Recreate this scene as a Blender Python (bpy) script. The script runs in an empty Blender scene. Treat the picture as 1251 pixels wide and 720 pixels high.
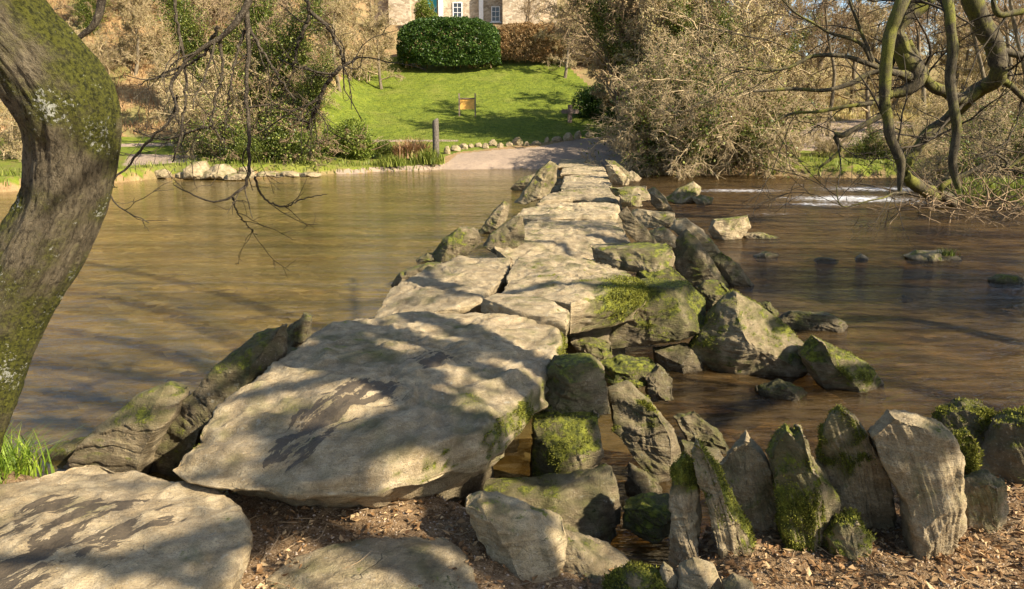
import bpy, math
import numpy as np

# ------------------------------------------------------------------ camera maths
F = 903.0; PI = math.pi
PT = math.radians(13.0); CP, SP = math.cos(PT), math.sin(PT); CH = 1.6
WZ = -0.9                                   # water level; slab tops are near z = 0

def ray(u, v):
    s = (u-625.5)/F; t = (v-360.0)/F
    return np.array([s, CP-t*SP, -SP-t*CP])
def atz(u, v, z):
    r = ray(u, v); return np.array([0, 0, CH]) + r*((z-CH)/r[2])
def aty(u, v, y):
    r = ray(u, v); return np.array([0, 0, CH]) + r*(y/r[1])
def project(P):
    P = np.asarray(P, float); x = P[..., 0]; y = P[..., 1]; z = P[..., 2]-CH
    dep = y*CP - z*SP; up = y*SP + z*CP
    dep = np.where(dep < .05, .05, dep)
    return 625.5+F*x/dep, 360.0-F*up/dep
def in_poly(u, v, poly):
    inside = np.zeros(u.shape, bool); n = len(poly)
    for i in range(n):
        x1, y1 = poly[i]; x2, y2 = poly[(i+1) % n]
        c = ((y1 > v) != (y2 > v))
        with np.errstate(divide='ignore', invalid='ignore'):
            xi = (x2-x1)*(v-y1)/(y2-y1+1e-12)+x1
        inside ^= c & (u < xi)
    return inside

# ------------------------------------------------------------------ noise
_rs = np.random.RandomState(7); _perm = _rs.permutation(256); _perm = np.concatenate([_perm]*3)
_g = _rs.normal(size=(256, 3)); _g /= np.linalg.norm(_g, axis=1)[:, None]
def pnoise(p):
    p = np.asarray(p, float); i = np.floor(p).astype(int); f = p-i; i &= 255
    w = f*f*f*(f*(f*6-15)+10); out = 0
    for dx in (0, 1):
        for dy in (0, 1):
            for dz in (0, 1):
                h = _perm[_perm[_perm[i[:, 0]+dx]+i[:, 1]+dy]+i[:, 2]+dz]
                d = f-np.array([dx, dy, dz]); g = _g[h]
                ww = (w[:, 0] if dx else 1-w[:, 0])*(w[:, 1] if dy else 1-w[:, 1])*(w[:, 2] if dz else 1-w[:, 2])
                out = out+ww*(g*d).sum(1)
    return out*1.5
def fbm(p, o=4, lac=2.1, gain=.5):
    a = 1; s = 0; p = np.asarray(p, float)
    for k in range(o):
        s = s+a*pnoise(p+k*17.3); p = p*lac; a *= gain
    return s
def sstep(a, b, x):
    t = np.clip((x-a)/(b-a), 0, 1); return t*t*(3-2*t)
def nrm(v):
    v = np.asarray(v, float); return v/(np.linalg.norm(v, axis=-1, keepdims=True)+1e-12)

# ------------------------------------------------------------------ object helpers
COL = bpy.context.scene.collection
def make_mesh(name, V, faces, mat, attrs=None, smooth=True):
    V = np.asarray(V, np.float32)
    me = bpy.data.meshes.new(name)
    me.vertices.add(len(V)); me.vertices.foreach_set('co', V.ravel())
    fl = [np.asarray(f, np.int32) for f in faces if len(f)]
    loops = np.concatenate([f.ravel() for f in fl])
    sizes = np.concatenate([np.full(len(f), f.shape[1], np.int32) for f in fl])
    starts = np.concatenate([[0], np.cumsum(sizes)[:-1]]).astype(np.int32)
    me.loops.add(len(loops)); me.loops.foreach_set('vertex_index', loops)
    me.polygons.add(len(sizes)); me.polygons.foreach_set('loop_start', starts)
    try: me.polygons.foreach_set('loop_total', sizes)
    except Exception: pass
    me.polygons.foreach_set('use_smooth', np.full(len(sizes), smooth, bool))
    for k, a in (attrs or {}).items():
        at = me.attributes.new(k, 'FLOAT', 'POINT'); at.data.foreach_set('value', np.asarray(a, np.float32))
    if mat: me.materials.append(mat)
    me.update(calc_edges=True)
    return me
def add_obj(name, me, parent=None, loc=(0, 0, 0)):
    o = bpy.data.objects.new(name, me); COL.objects.link(o); o.location = loc
    if parent is not None: o.parent = parent
    return o
def tag(o, label=None, cat=None, group=None, kind=None):
    if label: o['label'] = label
    if cat: o['category'] = cat
    if group: o['group'] = group
    if kind: o['kind'] = kind
    return o
def thing(name, label, cat, loc=(0, 0, 0), rz=0, group=None):
    o = bpy.data.objects.new(name, None); COL.objects.link(o); o.location = loc; o.rotation_euler = (0, 0, rz)
    return tag(o, label, cat, group)
def dup(root, loc, rz=0, scale=1.0, label=None, group=None):
    r = root.copy(); COL.objects.link(r); r.location = loc; r.rotation_euler = (0, 0, rz)
    r.scale = (scale,)*3 if np.isscalar(scale) else scale
    if label: r['label'] = label
    if group: r['group'] = group
    for ch in list(root.children):
        c = ch.copy(); COL.objects.link(c); c.parent = r
        for g in ch.children:
            d = g.copy(); COL.objects.link(d); d.parent = c
    return r

# ------------------------------------------------------------------ materials
class NT:
    def __init__(s, name):
        s.m = bpy.data.materials.new(name); s.m.use_nodes = True; s.t = s.m.node_tree; s.t.nodes.clear()
        s.out = s.t.nodes.new('ShaderNodeOutputMaterial')
    def n(s, typ, **kw):
        nd = s.t.nodes.new('ShaderNode'+typ)
        for k, v in kw.items():
            if k.startswith('_'): setattr(nd, k[1:], v)
            else: s.set(nd, k.replace('__', ' '), v)
        return nd
    def set(s, nd, k, v):
        i = nd.inputs[int(k[1:])] if k[0] == 'i' and k[1:].isdigit() else nd.inputs[k]
        if isinstance(v, bpy.types.NodeSocket): s.t.links.new(v, i)
        elif isinstance(v, bpy.types.Node): s.t.links.new(v.outputs[0], i)
        else: i.default_value = v
    def pos(s): return s.n('NewGeometry').outputs['Position']
    def mapping(s, vec, sc=(1, 1, 1), rot=(0, 0, 0)): return s.n('Mapping', Vector=vec, Scale=sc, Rotation=rot).outputs[0]
    def noise(s, vec, scale, det=4, rough=.55, dist=0):
        return s.n('TexNoise', Vector=vec, Scale=scale, Detail=det, Roughness=rough, Distortion=dist).outputs['Fac']
    def rs(s, vec, rot, sc): return s.mapping(s.mapping(vec, (1, 1, 1), rot), sc)
    def ramp(s, fac, stops):
        r = s.t.nodes.new('ShaderNodeValToRGB'); s.t.links.new(fac, r.inputs[0]); e = r.color_ramp.elements
        while len(e) < len(stops): e.new(.5)
        for i, (p, c) in enumerate(stops):
            e[i].position = p; e[i].color = (*c, 1) if len(c) == 3 else c
        return r.outputs[0]
    def mr(s, v, a, b, c=0, d=1, smooth=True):
        n = s.n('MapRange', Value=v); n.inputs[1].default_value = a; n.inputs[2].default_value = b
        n.inputs[3].default_value = c; n.inputs[4].default_value = d; n.interpolation_type = 'SMOOTHSTEP' if smooth else 'LINEAR'
        return n.outputs[0]
    def math(s, op, a, b=0.0, clamp=False):
        n = s.t.nodes.new('ShaderNodeMath'); n.operation = op; n.use_clamp = clamp
        for i, v in enumerate((a, b)):
            if isinstance(v, bpy.types.NodeSocket): s.t.links.new(v, n.inputs[i])
            else: n.inputs[i].default_value = v
        return n.outputs[0]
    def mix(s, f, a, b, mode='MIX'):
        n = s.t.nodes.new('ShaderNodeMix'); n.data_type = 'RGBA'; n.blend_type = mode
        for i, v in ((0, f), (6, a), (7, b)):
            if isinstance(v, bpy.types.NodeSocket): s.t.links.new(v, n.inputs[i])
            else: n.inputs[i].default_value = (*v, 1) if isinstance(v, tuple) and len(v) == 3 else v
        return n.outputs[2]
    def attr(s, name): return s.n('Attribute', _attribute_name=name).outputs['Fac']
    def bump(s, h, strength, dist, normal=None):
        b = s.n('Bump', Height=h, Strength=strength, Distance=dist)
        if normal is not None: s.t.links.new(normal, b.inputs['Normal'])
        return b.outputs[0]
    def bsdf(s, color, rough=.8, normal=None, spec=.3, **kw):
        b = s.n('BsdfPrincipled'); s.set(b, 'Base Color', (*color, 1) if isinstance(color, tuple) else color)
        s.set(b, 'Roughness', rough); s.set(b, 'Specular IOR Level', spec)
        if normal is not None: s.set(b, 'Normal', normal)
        for k, v in kw.items(): s.set(b, k.replace('__', ' '), v)
        return b.outputs[0]
    def done(s, shader):
        s.t.links.new(shader, s.out.inputs['Surface']); return s.m

def mat_rock():
    t = NT('rock'); p = t.pos(); n1 = t.noise(p, 1.6, 5); n2 = t.noise(p, 9, 6, .65); n3 = t.noise(p, 60, 4, .7)
    st = t.noise(t.mapping(p, (3, 3, 22), (.25, .15, 0)), 2.0, 5, .65, .6)
    sp = t.noise(p, 150, 3, .7)
    tone = t.attr('tone'); moss = t.attr('moss'); stain = t.attr('stain')
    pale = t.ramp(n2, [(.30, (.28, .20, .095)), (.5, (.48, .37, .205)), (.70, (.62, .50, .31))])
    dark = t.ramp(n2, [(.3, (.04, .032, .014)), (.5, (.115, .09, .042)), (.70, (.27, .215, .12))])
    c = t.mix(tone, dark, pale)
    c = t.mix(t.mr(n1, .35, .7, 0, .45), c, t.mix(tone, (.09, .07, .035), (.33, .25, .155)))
    c = t.mix(t.mr(st, .42, .62, .3, 0), c, (.12, .085, .05))
    c = t.mix(t.mr(n3, .55, .70, 0, .4), c, (.60, .53, .40))
    c = t.mix(t.mr(n3, .30, .44, .45, 0), c, (.12, .09, .05))
    c = t.mix(t.mr(t.noise(p, 3.4, 6, .7, .8), .50, .62, 0, .35), c, (.20, .15, .085))
    c = t.mix(t.mr(sp, .36, .5, .55, 0), c, (.10, .08, .055))
    # cracks
    vo = t.n('TexVoronoi', Vector=t.n('VectorMath', _operation='ADD', i0=p, i1=t.n('TexNoise', Vector=p, Scale=3.0).outputs['Color']).outputs[0], Scale=1.3, _feature='DISTANCE_TO_EDGE').outputs['Distance']
    crack = t.math('MULTIPLY', t.mr(vo, 0, .008, 1, 0), t.mr(t.noise(p, 2.3, 2), .57, .66, 0, 1))
    c = t.mix(t.math('MULTIPLY', crack, .6), c, (.05, .04, .025))
    # pale and pink-grey lichen
    lv = t.noise(p, 14, 3, .7)
    c = t.mix(t.math('MULTIPLY', t.mr(lv, .64, .68, 0, .45), t.mr(n1, .45, .6)), c, (.46, .45, .36))
    # greenish algae film then moss
    al = t.math('ADD', moss, t.math('MULTIPLY', t.math('SUBTRACT', n1, .5), 1.0))
    c = t.mix(t.mr(al, -.10, .40, 0, .82), c, t.mix(t.mr(n2, .3, .7), (.055, .052, .014), (.17, .155, .05)))
    m2 = t.math('ADD', moss, t.math('ADD', t.math('MULTIPLY', t.math('SUBTRACT', n2, .5), 1.6), t.math('MULTIPLY', t.math('SUBTRACT', n3, .5), .9)))
    mm = t.mr(m2, .30, .50)
    mc = t.mix(t.mr(t.noise(p, 22, 4), .35, .65), (.055, .062, .010), (.21, .215, .022))
    c = t.mix(mm, c, mc)
    # damp stains with their own outline on the walked tops
    sn = t.math('ADD', t.noise(t.rs(p, (0, 0, -.95), (1.0, 2.8, 1)), 2.4, 7, .66, .25), t.math('MULTIPLY', t.math('SUBTRACT', stain, 1.0), .5))
    wetm = t.mr(sn, .485, .495)
    c = t.mix(t.math('MULTIPLY', wetm, .93), c, (.075, .056, .035))
    z = t.n('SeparateXYZ', Vector=p).outputs[2]
    zw = t.mr(t.math('ADD', z, t.math('MULTIPLY', n2, .12)), -.74, -.87, 0, 1)
    c = t.mix(zw, c, t.mix(1.0, c, (.34, .31, .27), 'MULTIPLY'))
    h = t.math('ADD', t.math('ADD', t.math('MULTIPLY', n2, .5), t.math('MULTIPLY', n3, .6)), t.math('ADD', t.math('MULTIPLY', st, .9), t.math('MULTIPLY', mm, t.math('MULTIPLY', t.noise(p, 130, 2), .5))))
    h = t.math('ADD', t.math('SUBTRACT', h, t.math('MULTIPLY', crack, .6)), t.math('MULTIPLY', sp, .45))
    bs = t.n('Bump', Height=h, Strength=t.mr(tone, .3, .95, 1.0, .62), Distance=.03); nor = bs.outputs[0]
    ro = t.math('SUBTRACT', t.math('SUBTRACT', .86, t.math('MULTIPLY', wetm, .24)), t.math('MULTIPLY', zw, .45))
    return t.done(t.bsdf(c, ro, nor, .35))

def mat_leaf(name, c1, c2, c3=None, trans=.35, rough=.55):
    t = NT(name); v = t.attr('var')
    c = t.ramp(v, [(0, c1), (.6, c2), (1, c3 or c2)])
    d = t.bsdf(c, rough, None, .3)
    tr = t.n('BsdfTranslucent', Color=c).outputs[0]
    m = t.n('MixShader', i0=trans, i1=d, i2=tr).outputs[0]
    return t.done(m)
def mat_bark(name, c1, c2, moss=0.0, lichen=0.0, sc=1.0, vert=(1, 1, .35), mossc=((.05, .055, .012), (.17, .17, .02)), plates=False):
    t = NT(name); p = t.pos(); q = t.mapping(p, vert)
    n1 = t.noise(q, 22*sc, 6, .7, .4); n2 = t.noise(p, 3*sc, 4); n3 = t.noise(p, 110*sc, 3, .7)
    if plates:
        q = t.n('CombineXYZ', X=t.attr('tx'), Y=t.attr('ty'), Z=t.attr('tz')).outputs[0]
        qq = t.n('VectorMath', _operation='ADD', i0=q, i1=t.n('VectorMath', _operation='SCALE', i0=t.n('TexNoise', Vector=q, Scale=14.0, Detail=5.0).outputs['Color'], Scale=.11).outputs[0]).outputs[0]
        ed = t.n('TexVoronoi', Vector=t.mapping(qq, (1, 1, .42)), Scale=42.0, _feature='DISTANCE_TO_EDGE').outputs['Distance']
        n1 = t.math('ADD', t.math('MULTIPLY', t.mr(ed, 0, .3), .05), t.math('ADD', t.math('MULTIPLY', t.noise(t.mapping(q, (1, 1, .4)), 44, 8, .8, .5), .80), .06))
    c = t.mix(t.mr(n1, .34 if plates else .35, .60 if plates else .65), c1, c2)
    c = t.mix(t.mr(n3, .5, .7, 0, .4), c, (.30, .26, .19))
    ma = t.attr('moss'); ms = t.math('ADD', t.math('ADD', ma, moss), t.math('MULTIPLY', t.math('SUBTRACT', t.math('ADD', t.math('MULTIPLY', n2, .7), t.math('MULTIPLY', n1, .3)), .5), 2.2))
    mm = t.mr(ms, .35, .75)
    c = t.mix(mm, c, t.mix(t.mr(t.noise(p, 60, 3, .7), .35, .62), mossc[0], mossc[1]))
    if lichen:
        l = t.math('ADD', t.noise(p, 34*sc, 5, .75), t.math('MULTIPLY', t.math('SUBTRACT', t.noise(p, 3.0*sc, 2), .5), .9))
        c = t.mix(t.mr(l, .68, .72, 0, lichen), c, (.50, .50, .43))
    h = t.math('ADD', t.math('MULTIPLY', n1, 1.0), t.math('MULTIPLY', n3, .4))
    return t.done(t.bsdf(c, .9, t.bump(h, 1.0 if plates else .8, .05 if plates else .02), .2))
def mat_plain(name, col, rough=.8, var=.25, sc=6.0, spec=.3):
    t = NT(name); p = t.pos(); n = t.noise(p, sc, 5, .65)
    d = tuple(x*(1-var) for x in col); l = tuple(min(1, x*(1+var)) for x in col)
    return t.done(t.bsdf(t.mix(t.mr(n, .3, .7), d, l), rough, t.bump(n, .3, .01), spec))

def mat_ground():
    t = NT('ground'); p = t.pos(); n1 = t.noise(p, .35, 4); n2 = t.noise(p, 3, 6, .65); n3 = t.noise(p, 26, 5, .7); n4 = t.noise(p, 110, 3, .7)
    vo = t.n('TexVoronoi', Vector=p, Scale=26.0); vd = vo.outputs['Distance']; vc = t.n('SeparateColor', Color=vo.outputs['Color']).outputs[0]
    soil = t.mix(t.mr(n3, .35, .65), (.11, .065, .03), (.28, .18, .09))
    soil = t.mix(t.mr(n4, .5, .66, 0, .8), soil, (.45, .33, .21))
    soil = t.mix(t.mr(n2, .5, .7, 0, .4), soil, (.09, .055, .03))
    # river bed
    bedv = t.n('TexVoronoi', Vector=t.mapping(p, (1, 1.3, 1)), Scale=5.5, Randomness=1.0)
    bc = t.n('SeparateColor', Color=bedv.outputs['Color']).outputs[0]
    bed = t.ramp(bc, [(0, (.13, .085, .03)), (.45, (.36, .25, .09)), (.8, (.55, .41, .18)), (1, (.75, .62, .36))])
    bed = t.mix(t.mr(n2, .35, .65, 0, .75), bed, (.22, .155, .06))
    bed = t.mix(t.mr(n1, .45, .6, 0, .5), bed, (.10, .07, .03))
    # lawn
    gr = t.mix(t.mr(n2, .3, .7), (.075, .105, .012), (.16, .185, .018))
    gr = t.mix(t.mr(n3, .45, .7, 0, .6), gr, (.22, .25, .035))
    gr = t.mix(t.mr(t.noise(p, 1.1, 5, .7), .52, .62, 0, .45), gr, (.055, .085, .012))
    gr = t.mix(t.mr(n1, .5, .72, 0, .6), gr, (.20, .20, .04))
    # bracken slope
    br = t.mix(t.mr(n2, .3, .7), (.19, .115, .045), (.40, .27, .12))
    br = t.mix(t.mr(n1, .5, .6, 0, .7), br, (.17, .17, .05))
    br = t.mix(t.mr(n3, .5, .7, 0, .5), br, (.50, .36, .19))
    # gravel path
    gv = t.mix(t.mr(n3, .3, .7), (.21, .155, .105), (.42, .32, .23))
    gv = t.mix(t.mr(n2, .45, .7, 0, .5), gv, (.20, .15, .12))
    c = t.mix(t.attr('bed'), soil, bed)
    c = t.mix(t.attr('bracken'), c, br)
    c = t.mix(t.mr(t.math('ADD', t.attr('grass'), t.math('MULTIPLY', t.math('SUBTRACT', n2, .5), .8)), .35, .65), c, gr)
    c = t.mix(t.mr(t.math('ADD', t.attr('gravel'), t.math('MULTIPLY', t.math('SUBTRACT', n2, .5), .6)), .4, .6), c, gv)
    h = t.math('ADD', t.math('MULTIPLY', n3, 1.0), t.math('ADD', t.math('MULTIPLY', n4, .5), t.math('MULTIPLY', n2, 1.5)))
    return t.done(t.bsdf(c, .95, t.bump(h, .8, .03), .15))

def mat_water():
    t = NT('river_water'); p = t.pos()
    a = t.noise(t.mapping(p, (.55, 1.9, 1), (0, 0, .06)), 1.5, 5, .6, .5)
    b = t.noise(t.mapping(p, (1.6, 5.5, 1), (0, 0, -.05)), 1.6, 4, .6, .3)
    fo = t.attr('rough')
    h = t.math('MULTIPLY', t.math('ADD', a, t.math('MULTIPLY', b, .35)), t.math('ADD', t.math('MULTIPLY', fo, 2.2), .22))
    nor = t.bump(h, .6, .16)
    silt_glint = t.mix(t.mr(t.math('ADD', t.math('MULTIPLY', a, .6), t.math('MULTIPLY', b, .4)), .36, .64), (.22, .16, .045), (.40, .29, .10))  # silt, with lit bed patches and fine glints put into its colour
    silt_glint = t.mix(t.mr(t.noise(t.mapping(p, (.25, .9, 1)), .9, 4, .6, .4), .42, .60, 0, .6), silt_glint, (.10, .075, .03))
    silt_glint = t.mix(fo, silt_glint, t.mix(t.mr(t.math('ADD', t.math('MULTIPLY', a, .6), t.math('MULTIPLY', b, .4)), .38, .62), (.030, .020, .009), (.15, .098, .040)))
    dif = t.n('BsdfDiffuse', Color=silt_glint).outputs[0]
    tr = t.n('BsdfTransparent', Color=t.mix(fo, (.96, .86, .60), (.64, .52, .36))).outputs[0]
    body = t.n('MixShader', i0=t.mr(fo, 0, 1, .24, .40), i1=tr, i2=dif).outputs[0]
    gl = t.n('BsdfGlossy', Color=(1, 1, 1, 1), Roughness=.07, Normal=nor).outputs[0]
    fr = t.math('MULTIPLY', t.n('Fresnel', IOR=1.33, Normal=nor).outputs[0], t.mr(t.noise(t.mapping(p, (.12, .8, 1)), 1.2, 3, .6), .3, .7, .6, 1.0))
    sur = t.n('MixShader', i0=fr, i1=body, i2=gl).outputs[0]
    fm = t.math('ADD', t.attr('foam'), t.math('MULTIPLY', t.math('SUBTRACT', t.noise(t.mapping(p, (1.3, 4.2, 1)), 1.9, 7, .78, 1.2), .5), 3.0))
    fm = t.math('ADD', fm, t.math('MULTIPLY', t.math('SUBTRACT', t.noise(t.mapping(p, (2.2, 6, 1)), 3.5, 4, .7), .5), 2.2))
    fmm = t.mr(fm, .30, .95, 0, .9)
    foam = t.n('BsdfDiffuse', Color=(.72, .72, .72, 1)).outputs[0]
    return t.done(t.n('MixShader', i0=fmm, i1=sur, i2=foam).outputs[0])

ROCK = mat_rock(); GROUND = mat_ground(); WATER = mat_water()
BARK_L = mat_bark('mossy_bark', (.035, .027, .015), (.26, .21, .13), .22, .85, 1.5, (1, 1, .22), ((.03, .032, .008), (.13, .13, .02)), True)
BARK_R = mat_bark('green_bark', (.03, .024, .014), (.10, .08, .045), .38, 0, .6, mossc=((.04, .042, .008), (.20, .19, .035)))
TWIG_D = mat_bark('dark_twig', (.022, .016, .011), (.07, .055, .035), -.35)
TWIG_T = mat_bark('tan_twig', (.24, .175, .09), (.50, .385, .22), -.45, 0, .15)
TWIG_B = mat_bark('brown_twig', (.15, .10, .055), (.34, .24, .135), -.3, 0, .15)
TRUNK = mat_bark('far_trunk', (.07, .055, .035), (.22, .175, .11), .05, 0, .2)
IVY = mat_leaf('ivy_leaves', (.04, .065, .010), (.12, .15, .022), (.30, .31, .07), .3, .4)
LAUREL = mat_leaf('laurel_leaves', (.02, .045, .008), (.05, .10, .015), (.13, .19, .035), .2, .35)
FRESH = mat_leaf('fresh_leaves', (.07, .10, .012), (.17, .22, .025), (.32, .36, .07), .35)
BEECH = mat_leaf('beech_leaves', (.20, .115, .045), (.36, .22, .09), (.45, .32, .15), .3)
BUD = mat_leaf('bud_leaves', (.30, .23, .08), (.50, .42, .16), (.62, .56, .25), .35)
GRASSM = mat_leaf('grass_blades', (.07, .095, .012), (.17, .21, .022), (.36, .36, .08), .3)
TUFTM = mat_leaf('tuft_blades', (.09, .15, .010), (.20, .30, .02), (.38, .44, .06), .35)
BRACK = mat_leaf('bracken_fronds', (.16, .08, .035), (.38, .22, .10), (.55, .38, .20), .25)
LITTER = mat_leaf('dead_leaves', (.09, .045, .018), (.30, .165, .065), (.55, .39, .20), .15, .7)
MOSSM = mat_leaf('moss_tufts', (.055, .055, .010), (.17, .175, .018), (.34, .32, .05), .25, .9)

# ------------------------------------------------------------------ terrain
X_B = [-150, -40, -19, -16.5, -9.5, -4, .7, 6, 12, 17, 26, 40, 150]
Y_B = [10, 22, 28, 35, 38, 42, 43, 38.2, 37, 36, 31, 24, 10]
X_N = [-150, -6, -3.2, -2.2, -1.2, -.4, .2, .7, 1.2, 2.6, 6, 150]
Y_N = [5, 4.6, 4.1, 3.75, 3.85, 3.8, 3.25, 3.15, 3.55, 4.05, 4.6, 6]
def terrain(x, y):
    yf = np.interp(x, X_B, Y_B); yn = np.interp(x, X_N, Y_N)
    q = np.stack([x, y, x*0], -1)
    wob = pnoise(q*.6)*.35; yf = yf+wob*1.6+pnoise(q*.22)*1.0*(np.abs(x-1) > 5)
    near = -.46+.03*fbm(q*2.5, 4)+.02*pnoise(q*9)+.12*sstep(0, -6, y)+.06*sstep(1.5, 4, np.abs(x))
    near = near-.10*sstep(-.2, .25, x)*sstep(1.1, .8, x)*sstep(2.6, 3.1, y)
    bed = -1.32+.10*pnoise(q*.5)+.05*fbm(q*1.7, 3)
    bed = bed+.12*sstep(.0, -8, x)
    ratio = x/np.maximum(y, 1)
    mid = np.interp(y, [36, 42, 43.5, 46, 50, 51.5, 60, 72, 84, 86, 102, 170, 260], [-.7, -.62, -.45, 0, .65, .85, 2.7, 6.3, 11.8, 12.2, 13, 40, 60])
    lef = np.interp(y, [20, 30, 38, 44, 48, 52, 70, 110, 260], [-.45, -.35, -.35, .05, .5, 1.6, 12.5, 32, 60])
    rig = np.interp(y, [20, 36, 40, 46, 55, 80, 130, 260], [-.3, -.3, -.1, .4, 1.3, 4.0, 11, 24])
    wl = sstep(-.17, -.30, ratio); wr = sstep(.13, .24, ratio)
    far = mid*(1-wl-wr)+lef*wl+rig*wr
    far = far+.12*fbm(q*.35, 3)*sstep(44, 60, y)+.05*pnoise(q*1.2)
    a = sstep(0, .75, y-yn)
    h = near*(1-a)+bed*a
    edge = np.where((x > -4.5) & (x < 5.5), 2.6, 1.1)
    b = sstep(-edge*.55, edge*.45, y-yf)
    h = h*(1-b)+np.maximum(far, -.75)*b
    isl = 1-np.sqrt(((x-17.2)/3.9)**2+((y-23.4)/2.4)**2)+.25*pnoise(q*.7)
    h = np.maximum(h, -1.3+sstep(-.1, .35, isl)*.85+.2*isl.clip(0, 1))
    return h, dict(near=1-a, far=b, ratio=ratio, yf=yf, isl=isl)
def gz(x, y): return float(terrain(np.array([float(x)]), np.array([float(y)]))[0][0])
def ground_at(u, v, y0=34, y1=120):
    ys = np.linspace(y0, y1, 900); r = ray(u, v); k = ys/r[1]
    xs = r[0]*k; zs = CH+r[2]*k; h, _ = terrain(xs, ys)
    i = np.argmax(h >= zs)
    return np.array([xs[i], ys[i], h[i]])

xs = np.concatenate([np.linspace(-160, -26, 50)[:-1], np.linspace(-26, -4, 100)[:-1], np.linspace(-4, 5, 300)[:-1], np.linspace(5, 26, 96)[:-1], np.linspace(26, 160, 50)])
ys = np.concatenate([np.linspace(-40, 1.5, 24)[:-1], np.linspace(1.5, 6, 150)[:-1], np.linspace(6, 35, 120)[:-1], np.linspace(35, 90, 250)[:-1], np.linspace(90, 260, 70)])
gx, gy = np.meshgrid(xs, ys); fx, fy = gx.ravel(), gy.ravel()
hz, inf = terrain(fx, fy)
GV = np.stack([fx, fy, hz], -1); nx, ny = len(xs), len(ys)
ii = (np.arange(ny-1)[:, None]*nx+np.arange(nx-1)[None, :]).ravel()
GF = np.stack([ii, ii+1, ii+nx+1, ii+nx], -1)
pu, pv = project(GV); far = inf['far'] > .5
gravel = in_poly(pu, pv, [(395, 214), (420, 207), (545, 200), (560, 188), (610, 183), (655, 180), (705, 170), (752, 166), (790, 168), (800, 214)]) & far
gravel |= in_poly(pu, pv, [(130, 176), (400, 171), (560, 171), (560, 173), (400, 174), (130, 180)]) & far
gravel |= in_poly(pu, pv, [(935, 182), (1000, 150), (1060, 146), (1120, 150), (1100, 168), (1010, 185)]) & far
gravel |= in_poly(pu, pv, [(150, 203), (240, 198), (240, 190), (160, 188)]) & far
grass = (in_poly(pu, pv, [(-400, 171), (390, 166), (395, 120), (420, 92), (470, 70), (600, 70), (690, 78), (770, 150), (752, 166), (700, 170), (560, 186), (540, 192), (-400, 186)]) & far)*1.0
grass = np.maximum(grass, .58*(in_poly(pu, pv, [(-400, 184), (545, 184), (540, 208), (-400, 236)]) & far))
grass = np.maximum(grass, .6*(in_poly(pu, pv, [(930, 215), (940, 176), (990, 150), (1300, 150), (1300, 230)]) & far))
brk = far & (inf['ratio'] < -.20)
bed = sstep(-.86, -1.0, hz)
gme = make_mesh('ground', GV, [GF], GROUND, dict(bed=bed, bracken=np.maximum(sstep(-.16, -.26, inf['ratio']), .55)*inf['far'], grass=np.maximum(np.maximum(grass*1.0, (inf['isl'] > .1)*.5), .42*inf['far']*sstep(.1, .2, inf['ratio'])), gravel=gravel*1.0))
tag(add_obj('ground', gme), 'river banks, bed, lawn and bracken hillside', 'ground', kind='structure')

wx = np.linspace(-90, 90, 260); wy = np.linspace(2.8, 50, 240); a, b = np.meshgrid(wx, wy); a, b = a.ravel(), b.ravel()
brx = np.interp(b, [3, 45], [-.3, 5.0])
rgh = sstep(.0, 1.2, a-brx)
foam = np.zeros_like(a)
for (u, v, sx, sy, k) in [(1040, 243, 2.6, 1.5, 1.1), (1080, 231, 3.0, 1.6, 1.0), (905, 233, 2.2, 1.0, .9), (1000, 250, 1.6, .9, .9), (940, 262, 1.6, .6, .55), (1110, 246, 1.4, 1.2, .7), (985, 226, 1.5, .7, .5), (560, 322, 0.6, .3, .25)]:
    c = atz(u, v, WZ); foam = np.maximum(foam, k*np.exp(-((a-c[0])/sx)**2-((b-c[1])/sy)**2))
ii = (np.arange(239)[:, None]*260+np.arange(259)[None, :]).ravel()
wme = make_mesh('river_water', np.stack([a, b, np.full_like(a, WZ)], -1), [np.stack([ii, ii+1, ii+261, ii+260], -1)], WATER, dict(rough=rgh, foam=foam-.35))
tag(add_obj('river_water', wme), 'shallow brown river', 'water', kind='structure')

# ------------------------------------------------------------------ rocks
def resample(poly, n, sharp=.14):
    P = np.asarray(poly, float); k = len(P)
    # corner-preserving: one weighted Chaikin pass, then Catmull-Rom
    Q = []
    for i in range(k):
        a, b = P[i], P[(i+1) % k]; Q += [a+(b-a)*sharp*.5, b-(b-a)*sharp*.5]
    P = np.array(Q); k = len(P); out = []
    for i in range(k):
        p0, p1, p2, p3 = P[i-1], P[i], P[(i+1) % k], P[(i+2) % k]
        t = np.linspace(0, 1, 10, endpoint=False)[:, None]
        out.append(.5*((2*p1)+(-p0+p2)*t+(2*p0-5*p1+4*p2-p3)*t*t+(-p0+3*p1-3*p2+p3)*t**3))
    C = np.concatenate(out); C = np.vstack([C, C[:1]])
    s = np.concatenate([[0], np.cumsum(np.linalg.norm(np.diff(C, axis=0), axis=1))])
    u = np.linspace(0, s[-1], n, endpoint=False)
    return np.stack([np.interp(u, s, C[:, j]) for j in range(C.shape[1])], -1)
def grid_faces(m, n):
    i = np.arange(m-1)[:, None]*n; j = np.arange(n)[None, :]; j2 = (j+1) % n
    return np.stack([(i+j).ravel(), (i+j2).ravel(), (i+n+j2).ravel(), (i+n+j).ravel()], -1)
def grid_normals(V, m, n, flip=1):
    G = V.reshape(m, n, 3); du = np.roll(G, -1, 1)-np.roll(G, 1, 1)
    dv = np.empty_like(G); dv[1:-1] = G[2:]-G[:-2]; dv[0] = G[1]-G[0]; dv[-1] = G[-1]-G[-2]
    return nrm(np.cross(du, dv)*flip).reshape(-1, 3)
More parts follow.
